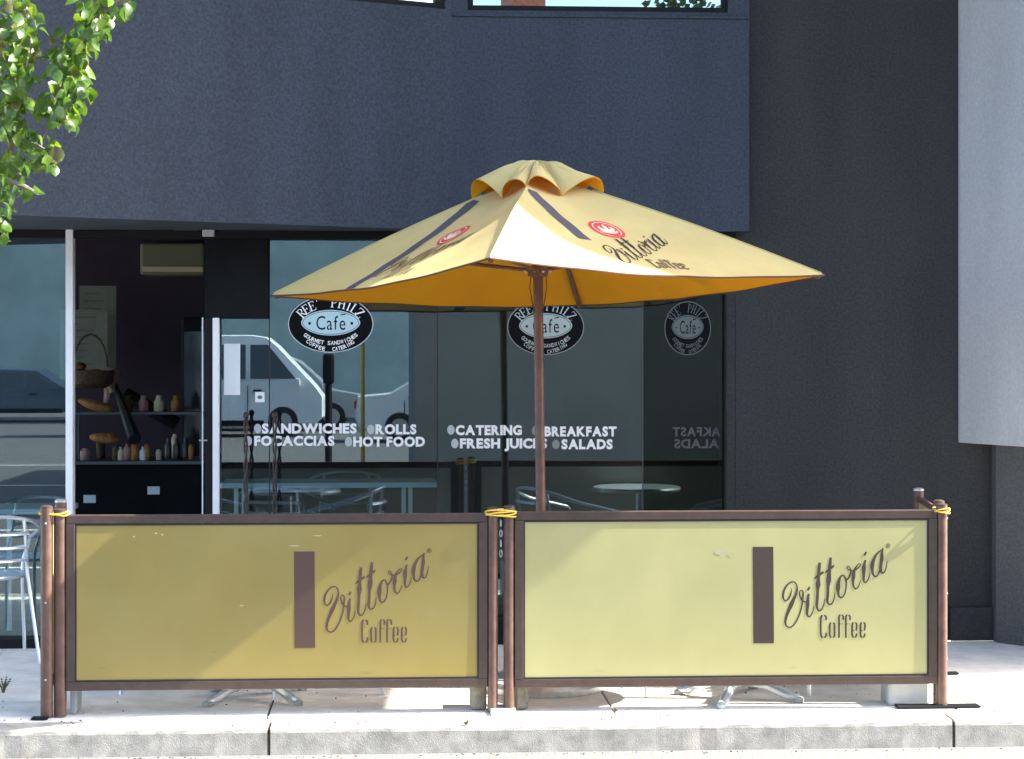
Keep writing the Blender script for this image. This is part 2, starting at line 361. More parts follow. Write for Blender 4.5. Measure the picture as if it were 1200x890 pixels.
for i, yy in enumerate((5.6, 2.0, -5.0, -10.0)):
    tag(MB().box((-60,yy,-.144),(60,yy+.10,-.142)).build('road_line','paint'), kind='structure')

# ---- ground floor facade, one building
bld = empty('cafe_building', (0, WY, 0), 'dark charcoal rendered cafe building with glazed shopfront behind the barriers', 'building')
def xz(pa, pb, y, z0=None, z1=None):  # box extents from pixels
    return
ZG = 0.05; ZH = 2.243     # glass bottom and head
xl = -9.0
X = lambda px: PX(px, WY)
# right-hand dark wall
w3 = MB().prism([(X(862),WY),(X(1190),WY),(X(1190),WY+.3),(X(862),WY+.3)], 0, 5.0).build('wall','wall_r',bld)
# upper wall: an angled facet, then flat, with windows left open
a0 = C(-260,417,9.3); a1 = C(530,417,11.0); yF = a1.y; a2 = Vector((P(878,417,yF).x, yF, 0))
ZB, ZW, ZT = 2.288, 3.497, 4.4
zt = 5.0
MB().prism([(a0.x,a0.y),(a1.x,a1.y),(a2.x,a2.y),(a2.x,WY+.28),(a0.x,WY+.28)], ZB, ZW).build('upper_wall','wall',bld)
def along(t, off=0):  # on the facet
    d = (a1-a0); n = Vector((-d.y, d.x, 0)).normalized(); p = a0+d*t; return p+n*off
def facet_t(px):
    lo, hi = 0, 1
    for _ in range(40):
        mid = (lo+hi)/2; p = along(mid); Xc = p.x*CT-p.y*ST; Yc = p.x*ST+p.y*CT
        if 600+F*Xc/Yc < px: lo = mid
        else: hi = mid
    return lo
ta, tb = facet_t(250), facet_t(522)
def quadz(pa, pb, off0, off1):        # strip of the facet from t=pa to pb
    p, q, r_, s_ = along(pa,off0), along(pb,off0), along(pb,off1), along(pa,off1); return [(p.x,p.y),(q.x,q.y),(r_.x,r_.y),(s_.x,s_.y)]
MB().prism([(a0.x,a0.y)]+[(along(ta).x,along(ta).y),(along(ta,.2).x,along(ta,.2).y)]+[(a0.x,a0.y+.2)], ZW, ZT).build('upper_wall','wall',bld)
xw0, xw1 = P(548,417,yF).x, P(853,417,yF).x
MB().prism([(along(tb).x,along(tb).y),(a1.x,a1.y),(xw0,yF),(xw0,yF+.2),(along(tb,.2).x,along(tb,.2).y)], ZW, ZT).build('pier','wall',bld)
MB().prism([(xw1,yF),(a2.x,yF),(a2.x,yF+.2),(xw1,yF+.2)], ZW, ZT).build('pier','wall',bld)
MB().prism([(a0.x,a0.y),(a1.x,a1.y),(a2.x,a2.y),(a2.x,WY+.28),(a0.x,WY+.28)], ZT, zt).build('parapet','wall',bld)
# windows upstairs
zf = ZW+.002
def bar(poly, z0, z1, mb): mb.prism(poly, z0, z1)
mb = MB(); mb.box((xw0+.001,yF+.02,zf),(xw1-.001,yF+.08,zf+.028)); mb.box((xw0+.001,yF+.02,ZT-.04),(xw1-.001,yF+.08,ZT-.002))
mb.box((xw0+.001,yF+.02,zf+.03),(xw0+.03,yF+.08,ZT-.042)); mb.box((xw1-.03,yF+.02,zf+.03),(xw1-.001,yF+.08,ZT-.042))
wf = mb.build('window','black',bld, label='wide upper window over the flat wall')
MB().box((xw0+.032,yF+.045,zf+.03),(xw1-.032,yF+.055,ZT-.044)).build('pane','sash',wf)
mb = MB(); mb.prism(quadz(ta+.002,tb-.002,.02,.08), zf, zf+.03); mb.prism(quadz(ta+.002,tb-.002,.02,.08), ZT-.04, ZT-.002)
mb.prism(quadz(tb-.012,tb-.002,.02,.08), zf+.032, ZT-.042)
wf = mb.build('window','black',bld, label='upper window in the angled wall')
MB().prism(quadz(ta+.004,tb-.014,.045,.055), zf+.032, ZT-.044).build('pane','sash',wf)
MB().box((xw0,yF+.5,ZW),(xw1,yF+.52,ZT)).build('blind','inwall',bld)
# sill mouldings: a thin ledge of shadow below the windows
MB().prism([(a1.x,yF-.012),(a2.x-.01,yF-.012),(a2.x-.01,yF-.0005),(a1.x,yF-.0005)], ZW-.035, ZW-.022).build('sill','wall',bld)

# head band and posts of the shopfront
MB().box((xl,WY-.02,ZH),(X(862)-.002,WY+.10,ZB-.003)).build('shopfront_head','black',bld)
MB().box((xl,WY-.01,0),(X(77)-.002,WY+.1,ZG)).build('threshold','black',bld)
MB().box((X(257)+.002,WY-.01,0),(X(862)-.002,WY+.1,ZG+.1)).build('threshold','black',bld)
mb = MB(); mb.box((X(78),WY-.035,.002),(X(86.5),WY+.05,2.335)); mb.build('door_jamb','alu',bld,bevel=.003,label='white aluminium door jamb')
MB().box((X(249.5),WY-.02,.002),(X(257),WY+.05,P(0,372.5,WY).z)).build('mullion','alu',bld,bevel=.002)
MB().box((X(240),WY-.01,.003),(X(249.3),WY+.04,P(0,372.5,WY).z)).build('dark_gap_strip','black',bld)  # black strip standing in for the dark gap between door edge and mullion
MB().box((X(236.5),WY+.002,.003),(X(238),WY+.012,P(0,372,WY).z)).build('door_edge','alu',bld)
MB().box((X(240),WY-.012,P(0,372,WY).z),(X(313.5),WY+.09,ZH-.002)).build('transom_panel','dark',bld)
MB().box((X(238),WY-.05,P(0,277,WY).z),(X(252),WY-.015,P(0,267,WY).z)).build('door_closer','galv',bld,bevel=.003)
MB().box((X(205),WY-.034,P(0,269.5,WY).z),(X(233),WY-.022,P(0,267.5,WY).z)).build('door_track','galv',bld)
MB().box((X(233.5),WY-.02,P(0,517.6,WY).z),(X(243),WY-.012,P(0,516,WY).z)).build('door_handle','brass',bld)
# glass
def pane(pa, pb, zt_, zb_=ZG, y=GY, m='glass', label=None):
    return MB().box((X(pa),y,zb_),(X(pb),y+.008,zt_)).build('glass_pane', m, bld, label=label)
pane(-900,77.6,ZH-.002)
pz = pane(258,314.4,P(0,372.5,WY).z-.004,ZG+.102)
pane(315.4,512.4,ZH-.002,ZG+.102)
pane(513.6,754.5,ZH-.002,ZG+.102)
for px in (314.9, 513, ):
    MB().box((X(px)-.003,GY-.001,ZG+.103),(X(px)+.003,GY+.0095,ZH-.004)).build('glass_joint','gasket',bld)
# return pane: turns inwards beside the wall
rp0 = Vector((X(755.3), GY, 0)); rp1 = Vector((X(851), GY+.004, 0)); dd = (rp1-rp0).normalized(); nn = Vector((dd.y,-dd.x,0))
MB().prism([tuple((rp0)[:2]),tuple(rp1[:2]),tuple((rp1-nn*.008)[:2]),tuple((rp0-nn*.008)[:2])], ZG+.102, ZH-.002).build('glass_pane','glassdark',bld,label='narrow dark return pane')
MB().tube([(X(755),GY-.004,ZG+.104),(X(755),GY-.004,ZH-.004)], .003, 6).build('glass_joint','ghost',bld)
MB().box((X(851.5),WY+.003,.01),(X(862)-.001,WY+.28,ZH-.001)).build('end_post','wall_r',bld)
# plinth by the right pier, the pier and the pale angled bay above
MB().box((X(1112),WY-.035,.001),(X(1168),WY-.001,.188)).build('plinth','wall_r',bld,bevel=.004)
c0 = C(1124.5,417,11.24); c1 = C(1200,417,10.72); c2 = c0+(c1-c0)*3.2
MB().prism([tuple(c0[:2]),tuple(c2[:2]),(c2.x,WY+.3),(c0.x,WY+.3)], 1.112, 5.0).build('bay_wall','pale',bld,bevel=.004,label='pale grey rendered angled bay')
d0 = C(1167,417,11.2); d1 = C(1215,417,11.0); d2 = d0+(d1-d0)*5
MB().prism([tuple(d0[:2]),tuple(d2[:2]),(d2.x,WY+.3),(d0.x,WY+.3)], 0.001, 1.109).build('pier','pier',bld,label='dark pier under the pale bay')
# unseen slab added overhead, its edge stepped to shade the wall and parasol back
MB().prism([(-16,9.55),(2.3,9.55),(2.6,8.94),(3.2,8.90),(3.75,8.81),(4.3,8.54),(5.75,8.52),(5.8,9.42),(12,9.42),(12,WY+.3),(-16,WY+.3)], 5.01, 5.16).build('shade_slab','slab_grey',bld,label='unseen slab added above the footpath to cast shade')

# ---- interior
room = empty('cafe_interior', (0,WY+2,0), 'dim cafe room with purple wall seen through the open doorway', 'room')
MB().box((-7,WY+.3,-.02),(4,17,.0)).build('floor','infloor',room)
MB().box((-7,WY+.3,2.6),(4,17,2.62)).build('ceiling','inwall',room)
MB().box((-7,15.6,.001),(4,15.7,2.599)).build('back_wall','purple',room)
MB().box((3.6,WY+.5,.001),(3.7,15.59,2.599)).build('side_wall','inwall',room)
fz=P(0,372,14.5).z
fo=empty('drinks_fridge',(PX(228,14.5),14.8,0),'black drinks fridge standing at the right of the doorway view','fridge')
MB().box((PX(212,14.5),14.5,.002),(PX(262,14.5),15.2,fz)).build('cabinet','black',fo,bevel=.02)
MB().box((PX(216,14.5),14.49,.25),(PX(258,14.5),14.498,fz-.1)).build('glass_door','carglass',fo)
MB().box((X(520),WY+1.2,.001),(3.59,WY+1.25,2.599)).build('screen_wall','inwall',room,label='dark screen close behind the right windows')
ac = MB().box((PX(163,15.2),15.25,P(0,322,15.2).z),(PX(239,15.2),15.59,P(0,284,15.2).z)).build('air_conditioner','cream_ac',bevel=.02,loc=(PX(200,15.2),15.4,2.3))
tag(ac,'cream wall air conditioner high on the purple wall inside','air conditioner')
MB().box((PX(166,15.2),15.235,P(0,318,15.2).z),(PX(237,15.2),15.249,P(0,312,15.2).z)).build('vent','cream',ac)
ct = empty('serving_counter',(PX(150,13.4),13.6,0),'dark serving counter inside the doorway with baked goods and packets on it','counter')
MB().box((PX(-40,13.4),13.4,0.001),(PX(236,13.4),14.0,P(0,545,13.4).z)).build('cabinet','dark',ct,bevel=.01)
MB().box((PX(-40,13.4),13.36,P(0,545,13.4).z+.001),(PX(238,13.4),14.02,P(0,541,13.4).z)).build('worktop','steel',ct)
MB().box((PX(80,13.6),13.65,P(0,541,13.4).z+.3),(PX(236,13.6),13.95,P(0,541,13.4).z+.315)).build('shelf','steel',ct)
MB().box((PX(88,13.4),13.5,P(0,541,13.4).z+.001),(PX(90,13.4),13.53,P(0,541,13.4).z+.3)).build('shelf_post','steel',ct)
MB().box((PX(232,13.4),13.5,P(0,541,13.4).z+.001),(PX(234,13.4),13.53,P(0,541,13.4).z+.3)).build('shelf_post','steel',ct)
hr = MB().tube([P(146,462,14.3),P(207,497,14.3)], .05, 8); tag(hr.build('sloping_rail','black',loc=P(175,480,14.3)),'thick dark sloping rail against the purple wall','rail')
def poster(pa,ya,pb,yb,y,lab,rows,seed):
    t = MB().box((PX(pa,y),y,P(0,yb,y).z),(PX(pb,y),y+.01,P(0,ya,y).z)).build('menu_board','posterbeige',loc=P((pa+pb)/2,(ya+yb)/2,y))
    tag(t,lab,'menu','menus beside the doorway'); r=random.Random(seed); m=MB()
    for k in range(rows):
        yy = ya+8+(yb-ya-12)*k/rows; wd = r.uniform(.35,.8)*(pb-pa)*.8; x0=pa+4+r.uniform(0,4)
        m.box((PX(x0,y),y-.002,P(0,yy+2,y).z),(PX(x0+wd,y),y-.001,P(0,yy,y).z))
    m.build('menu_lines','print_',t)
poster(93,335,136,445,15.2,'tall beige menu sheet on the purple wall',11,1)
poster(70,363,126,445,14.9,'lower beige menu board in front of the taller sheet',9,2)
by = 13.7
bk = empty('hamper', P(106,455,by), 'wicker hamper with tall arched handle on the counter shelf', 'basket')
mb = MB(); mb.lathe([(.10,-.0),(.15,.03),(.16,.10),(.165,.12),(.15,.12),(.14,.03)], P(106,455,by), 20); mb.build('basket','wick',bk)
MB().tube([P(106+20*cos(t*pi/10),430-38*sin(t*pi/10),by) for t in range(11)], .007, 6).build('handle','wick',bk)
mb=MB()
for k in range(9): mb.ell(P(88+random.random()*36, 428+random.random()*12, by+random.uniform(-.06,.06)), (.05,.04,.03), 8,5)
mb.build('contents','bread',bk)
zc = P(0,541,13.4).z
def loaf(px, py, rx, m, y, lab, rot=0, cat='bread'):
    c = P(px,py,y); R = Matrix.Rotation(rot,3,'Y')
    o = MB().ell(c,(rx,.05,.035),14,8,R).ell(c+R@Vector((rx*.45,0,.012)),(rx*.45,.045,.03),10,6,R).build('loaf',m,loc=c); tag(o,lab,cat)
loaf(112,476,.13,'bread',13.75,'long golden loaf lying on the shelf beside the jamb',.35)
loaf(122,514,.10,'bread',13.45,'orange crusted roll at the front of the counter',.1)
t = empty('gift_bundle', P(130,440,13.8), 'pink wrapped bundle leaning beside the hamper', 'bundle')
mb=MB(); mb.tube([P(131,442,13.8),P(127,455,13.8),P(123,485,13.8)],[.055,.03,.012],8).ell(P(132,438,13.8),(.05,.04,.04)); mb.build('wrap','pink',t)
MB().tube([P(127,452,13.78),P(131,460,13.77)],.014,6).build('bow','cream',t)
tag(MB().tube([P(134,450,13.9),P(158,515,13.4)],[.018,.045],8).build('sloping_chute','steel',loc=P(146,480,13.6)),'grey metal chute leaning over the counter','utensil')
for k,(px,py) in enumerate([(141,538),(149,534),(158,531),(168,529),(136,541)]):
    c = P(px,545,13.5); c.z = zc
    nm = ['cream','pink','bread','paper','wick'][k]
    t = MB().lathe([(.022,0),(.028,.01),(.026,.06+.02*(k%3)),(.012,.075+.02*(k%3)),(.010,.09+.02*(k%3))],c,10).build('sauce_bottle',nm,loc=c)
    tag(t,['small cream packet on the counter right of the roll','pink topped bottle on the counter','orange packet standing on the counter','white bottle at the right of the counter packets','brown jar beside the orange roll'][k],'bottle','packets and bottles on the counter')
for k in range(3):
    c = P(197+k*10,545,13.7); c.z = zc
    t = MB().lathe([(.022,0),(.024,.01),(.024,.09),(.01,.11),(.01,.14)],c,10).build('glass_bottle','steel',loc=c)
    tag(t,['leftmost of three small bottles along the back counter','middle of three small bottles along the back counter','rightmost of three small bottles along the back counter'][k],'bottle','row of small bottles')
for (px,y,w_,h_,m,lab,nm) in [(172,13.5,.05,.11,'bread','small orange box standing on the counter by the packets','tea_box'),(186,13.55,.04,.07,'cream','low cream tub between the packets and the bottles','tub'),
   (100,13.5,.07,.08,'pink','pink carton at the left end of the counter','carton'),(118,13.8,.06,.13,'wick','brown jar behind the crusted roll on the counter','jar'),(205,13.85,.05,.16,'cream','pale packet behind the row of small bottles','packet'),(224,13.6,.04,.10,'bread','amber jar at the right end of the counter','jar')]:
    c=P(px,545,y); c.z=zc; tag(MB().lathe([(w_*.45,.001),(w_*.5,.01),(w_*.5,h_*.8),(w_*.3,h_*.92),(w_*.3,h_)],c,9).build(nm,m,loc=c),lab,nm.replace('_',' '))
for (px,m,lab,nm) in [(150,'wick','dark jar on the shelf right of the chute','jar'),(168,'pink','reddish tin on the upper shelf','tin'),(186,'cream','cream cup on the upper shelf','cup'),(206,'bread','amber bottle on the upper shelf','bottle')]:
    c=P(px,545,13.8); c.z=zc+.316; tag(MB().lathe([(.03,.001),(.034,.01),(.034,.07),(.02,.085),(.018,.11)],c,9).build(nm,m,loc=c),lab,nm)
for (px,py,lab) in ((105,585,'pale blue card stuck low on the counter left of the other'),(180,575,'small white tilted card on the counter front')):
    c = P(px,py,13.395); t = MB().box((c.x-.04,13.392,c.z-.026),(c.x+.04,13.398,c.z+.026)).build('price_card','paper',loc=c); tag(t,lab,'card')

# ---- lettering on the shop glass (plane y = GY)
def fnG(lift=.0015, y=GY): return lambda px,py: P(px,-py,y-lift)    # (px, -py): y up
def nv(s, pa, pb, pyb, h, m='vinyl', bold=.05):
    mb = MB(); text_line(mb, s, fnG(), pa, pb, -pyb, h, bold, gap=.05); return mb.build('lettering', m, bld)
def dot(px, py, r=4.3, m='vinyl_grey', ry=5.6):
    MB().add([P(px,py,GY-.0016)]+[P(px+r*cos(k*pi/12),py+ry*sin(k*pi/12),GY-.0016) for k in range(24)],[(0,k+1,(k+1)%24+1) for k in range(24)]).build('bullet_dot',m,bld)
nv('SANDWICHES',307,418,507.5,10.5); dot(302,502.5)
nv('ROLLS',440,488,508.5,10.5); dot(434.5,503.5)
nv('FOCACCIAS',298,392,522,10.5); dot(291,517)
nv('HOT FOOD',414,498,523,10.5); dot(408.5,518)
nv('CATERING',534,611.5,509.5,10.5); dot(528.5,504)
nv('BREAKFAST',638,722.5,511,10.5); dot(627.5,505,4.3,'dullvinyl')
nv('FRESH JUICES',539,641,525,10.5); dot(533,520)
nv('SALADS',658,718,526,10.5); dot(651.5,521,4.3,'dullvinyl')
# oval signs
def sign(cx, cy, rx, ry, fn, mring, mface, mtext, mout, label):
    def disc(ax, ay, lift, k=40): return MB().add([fn(cx,-cy,lift)]+[fn(cx+ax*cos(2*pi*i/k),-cy+ay*sin(2*pi*i/k),lift) for i in range(k)],[(0,i+1,(i+1)%k+1) for i in range(k)])
    s = disc(rx,ry,.001).build('oval_sign','signblack',bld,label=label)
    m = MB(); k=60
    pts=[(cx+rx*1.0*cos(2*pi*i/k),-cy+ry*1.0*sin(2*pi*i/k),1.0) for i in range(k+1)]
    ribbon(m,pts,lambda a,b,l: fn(a,b,.0018+l),1); m.build('rim',mring,s)
    m = MB(); fx, fy = rx*.70, ry*.455     # pointed inner oval
    q=[]
    for i in range(48):
        a=2*pi*i/48; e=cos(a); q.append((cx+fx*e, -cy+1.5*ry/32+fy*math.copysign(abs(sin(a))**1.12, sin(a))))
    m.add([fn(cx,-cy+1,.0022)]+[fn(a,b,.0022) for a,b in q],[(0,i+1,(i+1)%48+1) for i in range(48)]); m.build('inner_oval',mface,s)
    m = MB(); ribbon(m,[(cx+(a-cx)*.95,-cy+1+(b+cy-1)*.9,.55) for a,b in q+[q[0]]],lambda a,b,l: fn(a,b,.0026+l),1)
    sx = rx/50
    text_line(m,'Cafe',lambda a,b: fn(a,b,.0026),cx-17*sx,cx+17.5*sx,-cy-6.5*ry/32,16*ry/32,.0,gap=.10)
    ribbon(m,[(cx+11.5*sx,-cy+10.3*ry/32,1.3),(cx+17.5*sx,-cy+11.3*ry/32,1.3)],lambda a,b,l: fn(a,b,.0027+l))
    for sg in (-1,1): ribbon(m,[(cx+sg*25*sx-1.5*sx,-cy+.8,3*sx),(cx+sg*25*sx+1.5*sx,-cy+.8,3*sx)],lambda a,b,l: fn(a,b,.0027+l))
    m.build('cafe_lettering','signblack',s)
    s_ = "REE' PHILZ"; n=len(s_); m = MB()
    for i,ch in enumerate(s_):
        if ch==' ': m.build('name_word',mtext,s); m = MB(); continue
        t = radians(149-(118)*i/(n-1)); px_,py_ = cx+rx*.80*cos(t), -cy+ry*.76*sin(t)
        tx,ty = rx*.80*sin(t), -ry*.76*cos(t); d=sqrt(tx*tx+ty*ty); tx/=d;ty/=d; nx,ny=-ty,tx; H_=11*ry/32; W_=8.6*sx
        for st in SERIF[ch]:
            ribbon(m,[(px_+tx*(a-.5)*W_+nx*(b-.5)*H_, py_+ty*(a-.5)*W_+ny*(b-.5)*H_, c*W_*1.15) for a,b,c in st],lambda a,b,l: fn(a,b,.0028+l),3)
    m.build('name_word',mtext,s)
    m = MB()
    text_arc(m,'GOURMET SANDWICHES',lambda a,b: fn(a,b,.0028),cx,-cy+6*ry/32,rx*.80,ry*.86,radians(222),radians(318),4.4*ry/32,3.5*sx,.02,True)
    text_arc(m,'COFFEE',lambda a,b: fn(a,b,.0028),cx,-cy+6*ry/32,rx*.80,ry*1.08,radians(228),radians(258),4.4*ry/32,3.4*sx,.02,True)
    text_arc(m,'CATERING',lambda a,b: fn(a,b,.0028),cx,-cy+6*ry/32,rx*.80,ry*1.08,radians(275),radians(310),4.4*ry/32,3.3*sx,.02,True)
    m.build('small_lettering',mtext,s)
fn1 = lambda a,b,l: P(a,-b,GY-.0005-l)
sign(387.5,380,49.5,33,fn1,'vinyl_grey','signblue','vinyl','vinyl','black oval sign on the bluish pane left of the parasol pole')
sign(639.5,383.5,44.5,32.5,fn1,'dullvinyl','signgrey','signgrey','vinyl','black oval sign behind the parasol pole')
def fn2(a,b,l):     # on the return pane
    t = (a-755.3)/(851-755.3); p = rp0.lerp(rp1,t); q = P(a,-b,GY); z = EYE+(q.z-EYE)*(p.y/GY)
    # keep the column at pixel a
    return Vector((p.x,p.y,z))+nn*(.0008+l)
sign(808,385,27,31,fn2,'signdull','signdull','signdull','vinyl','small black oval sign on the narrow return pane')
mb=MB(); text_line(mb,'AKFAST',lambda a,b: fn2(a,b,.001),790,847,-511,10,.035,gap=.05,mirror=True); text_line(mb,'ALADS',lambda a,b: fn2(a,b,.001),792,845,-525,10,.035,gap=.05,mirror=True)  # mirrored grey letters painted as the reflection of the neighbouring pane's lettering
mb.build('painted_reflection_letters','ghost',bld)
# notices on the pane beside the door
def notice(pa,ya,pb,yb,m,lab):
    o = MB().box((PX(pa,GY),GY-.004,P(0,yb,GY).z),(PX(pb,GY),GY-.002,P(0,ya,GY).z)).build('paper_notice',m,loc=P((pa+pb)/2,(ya+yb)/2,GY)); return tag(o,lab,'notice')
notice(262.5,403,281.5,463.5,'paper','tall blank white notice taped inside the pane beside the door')
st = notice(299,460,310,472,'paper','small square white sticker with a grey spot on the glass')
MB().add([P(304.5,465.8,GY-.0045)]+[P(304.5+3*cos(k*pi/8),465.8+2.2*sin(k*pi/8),GY-.0045) for k in range(16)],[(0,k+1,(k+1)%16+1) for k in range(16)]).build('spot','print_',st)

# ================================================================== PARASOL
UY = 9.65
um = empty('market_parasol', C(636,417,UY)*1.0, 'square yellow canvas cafe parasol with wooden pole and dark stripes', 'parasol'); um.location.z = 0
cL, cR, cF, cB = C(318,346,9.883), C(966,322,9.417), C(574,302,8.33), C(680,357,10.93)
ap = C(628,203,UY)
corners = [cL, cF, cR, cB]
def cpt(k, u, q, lift=0):
    a, b = corners[k], corners[(k+1)%4]
    h = a.lerp(b, u); h = h+Vector((0,0,-(.038 if k<2 else .026)*4*u*(1-u)))
    p = ap.lerp(h, q); s_ = 4*u*(1-u)
    p.z += -.022*sin(pi*min(q,1))*s_ + .018*sin(pi*q)*(1-s_)
    p += Vector((0,0,.0035*sin(u*23+k*2)*sin(pi*u)*max(0,q-.35)+.002*sin(u*9+q*31+k)*sin(pi*u)))
    return p
def cn(k,u,q):
    e=.01; p=cpt(k,u,q); return ((cpt(k,u+e,q)-p).cross(cpt(k,u,q-e)-p)).normalized()
def cmap(k, w_, q, lift):             # w_ lateral in edge lengths, q down the slope
    u = .5+w_/max(q,.05); p = cpt(k,u,q); n = cn(k,u,q)
    if n.z < 0: n = -n
    return p+n*(.0022+lift)
fabric = None
mb = MB(); NU, NQ = 28, 24
for k in range(4):
    vs = [cpt(k, i/NU, max(j/NQ,.02)) for j in range(NQ+1) for i in range(NU+1)]
    mb.add(vs, [(j*(NU+1)+i, (j+1)*(NU+1)+i, (j+1)*(NU+1)+i+1, j*(NU+1)+i+1) for j in range(NQ) for i in range(NU)], True)
can = mb.build('canopy','canopy',um)
mb = MB()
for k in range(4):
    vs = [cpt(k, i/NU, max(j/NQ,.02)*.998)-Vector((0,0,.005)) for j in range(NQ+1) for i in range(NU+1)]
    mb.add(vs, [(j*(NU+1)+i, (j+1)*(NU+1)+i, (j+1)*(NU+1)+i+1, j*(NU+1)+i+1) for j in range(NQ) for i in range(NU)], True)
mb.build('underglow','underglow',can)
mb = MB()
for k in range(4): mb.tube([cpt(k,i/20,1.0)-Vector((0,0,.003)) for i in range(21)], .0045, 6)
mb.build('hem','hem',can)
mb = MB()
for k in range(4): mb.tube([cpt(k,0,.2+.79*i/16)+Vector((0,0,.002)) for i in range(17)], .0035, 6)
mb.build('ridge_seam','canopy',can,kind='stuff')
for k in range(4):
    mb = MB(); nq = 24
    q0 = .235
    vs = []
    for j in range(nq+1):
        q = q0+((.66 if k==1 else .997)-q0)*j/nq  # front right stripe cut short: sunlight washing it out is put into its shape
        for ww in (-.124,-.105,-.086):
            vs.append(cmap(k, max(ww,-.5*q+.006), q, 0))
    mb.add(vs,[(j*3+i,(j+1)*3+i,(j+1)*3+i+1,j*3+i+1) for j in range(nq) for i in range(2)]); mb.build('stripe','stripe',can)
    # emblem
    mb = MB(); R_=.047; qs=1.9/1.10
    em = lambda x_,y_,l: cmap(k, .012+x_*R_, .53+y_*R_*qs, l)
    mb.add([em(0,0,0)]+[em(cos(i*pi/16),sin(i*pi/16),0) for i in range(32)],[(0,i+1,(i+1)%32+1) for i in range(32)]); e = mb.build('emblem','red',can)
    mb = MB(); ribbon(mb,[(.78*cos(i*pi/12),.78*sin(i*pi/12),.06) for i in range(25)],lambda a,b,l: em(a,b,.0008+l),1)
    for sgn in (-1,1):
        ribbon(mb,[(0,.45,.05),(sgn*.22,.15,.26),(sgn*.42,-.1,.20),(sgn*.3,-.3,.04)],lambda a,b,l: em(a,b,.0012+l),4)
        ribbon(mb,[(sgn*.05,.48,.04),(sgn*.4,.32,.15),(sgn*.55,.15,.04)],lambda a,b,l: em(a,b,.0016+l),4)
    ribbon(mb,[(0,.5,.08),(0,.1,.24),(0,-.25,.22),(0,-.52,.03)],lambda a,b,l: em(a,b,.0019+l),4)
    mb.build('emblem_device','cream',e)
    mb = MB(); kx=.0019; kq=.0034
    lg = lambda a,b,l: cmap(k, -.0+.033+(a-979)*kx, min(.992,.752+(b-695)*kq), l)
    for i,st_ in enumerate(SCRIPT+COFFEE): ribbon(mb,st_,lg,5,lift=.0003*(i%5))
    mb.build('lettering','ink',can)
# crown vent
mb = MB(); NR, NA = 12, 128; top = C(629,189.5,UY); vs=[]
axc = [ (c-ap) for c in corners ]
valley = [0]
def crown(j, i, dn=0.0):
    t = i/NA*4; k = int(t)%4; u = t-int(t)
    q = .214+.02*(abs(u-.5)*2)+.004*sin(i*.31+1)
    base = cpt(k,u,q); hump = abs(sin(pi*u*2+.22*sin(2*pi*u)))**.75
    big = 1.0+.22*sin(k*2.1+u*5+.6)
    rim = base+Vector((0,0,.004+.082*hump*big))
    s_ = j/NR; ctr = top
    p = ctr.lerp(rim, s_); p.z = ctr.z+(rim.z-ctr.z)*s_**1.75
    p.z += (.008*sin(i*.393)+.005*sin(i*1.1+s_*4)+.003*sin(i*2.3))*sin(pi*s_)**1.2 - .012*(1-hump)*sin(pi*s_)
    if s_ < .45: p.z += .006*sin(i*.26*3+j)
    out = Vector((rim.x-ctr.x, rim.y-ctr.y, 0)).normalized()
    p += out*(.042*hump*s_*s_)
    p.z -= dn; p -= out*dn*.3
    return p
for nm_, dn_ in (('canopy',0),('underglow',.004)):
    mb = MB(); vs = []
    for j in range(NR+1):
        for i in range(NA): vs.append(crown(max(j,.5), i, dn_))
    mb.add(vs,[(j*NA+i,(j+1)*NA+i,(j+1)*NA+(i+1)%NA,j*NA+(i+1)%NA) for j in range(NR) for i in range(NA)]+[tuple(range(NA))],True)
    mb.build('crown_vent' if dn_==0 else 'crown_underglow',nm_,um)
base = Vector((um.location.x, um.location.y, 0)); ptop = C(629,196,UY)
MB().tube([base+Vector((0,0,.05)), base.lerp(ptop,.5)+Vector((0,0,.0)), ptop], .0235, 16).build('pole','wood',um)
hub = C(630.5,318,UY)
hb = MB().lathe([(.028,-.03),(.05,-.025),(.05,.02),(.028,.028)],hub,16).build('hub','wood',um)
for dx in (-15,-4,6,14):
    MB().ell(C(630.5+dx,318,UY-.055),(.0075,.006,.0075),8,5).build('bolt','brass',hb)
for k,c in enumerate(corners):
    rb = [ap.lerp(c,.06)+Vector((0,0,-.02)), ap.lerp(c,.5)+Vector((0,0,-.004)), ap.lerp(c,.985)+Vector((0,0,-.018))]
    MB().tube(cr([tuple(p) for p in rb],6), .013, 8).build('rib','wood',um)
    tt = .90 if k==1 else .60
    MB().tube([hub, ap.lerp(c,tt)+Vector((0,0,-.03))], .0095, 8).build('strut','wood',um)
for sg,d in ((-1,.0),(1,.012)):
    p0 = hub+Vector((sg*.037,-.02,-.03)); MB().tube([p0,p0+Vector((sg*.004,0,-.05)),p0+Vector((sg*-.006,0,-.11)),p0+Vector((-sg*.018,0,-.17))],.0025,5).build('cord','hem',um)
MB().lathe([(.30,0.002),(.30,.03),(.28,.05),(.05,.06),(.04,.07),(.04,.28),(.034,.30)],base,32).build('parasol_base','galv',um)

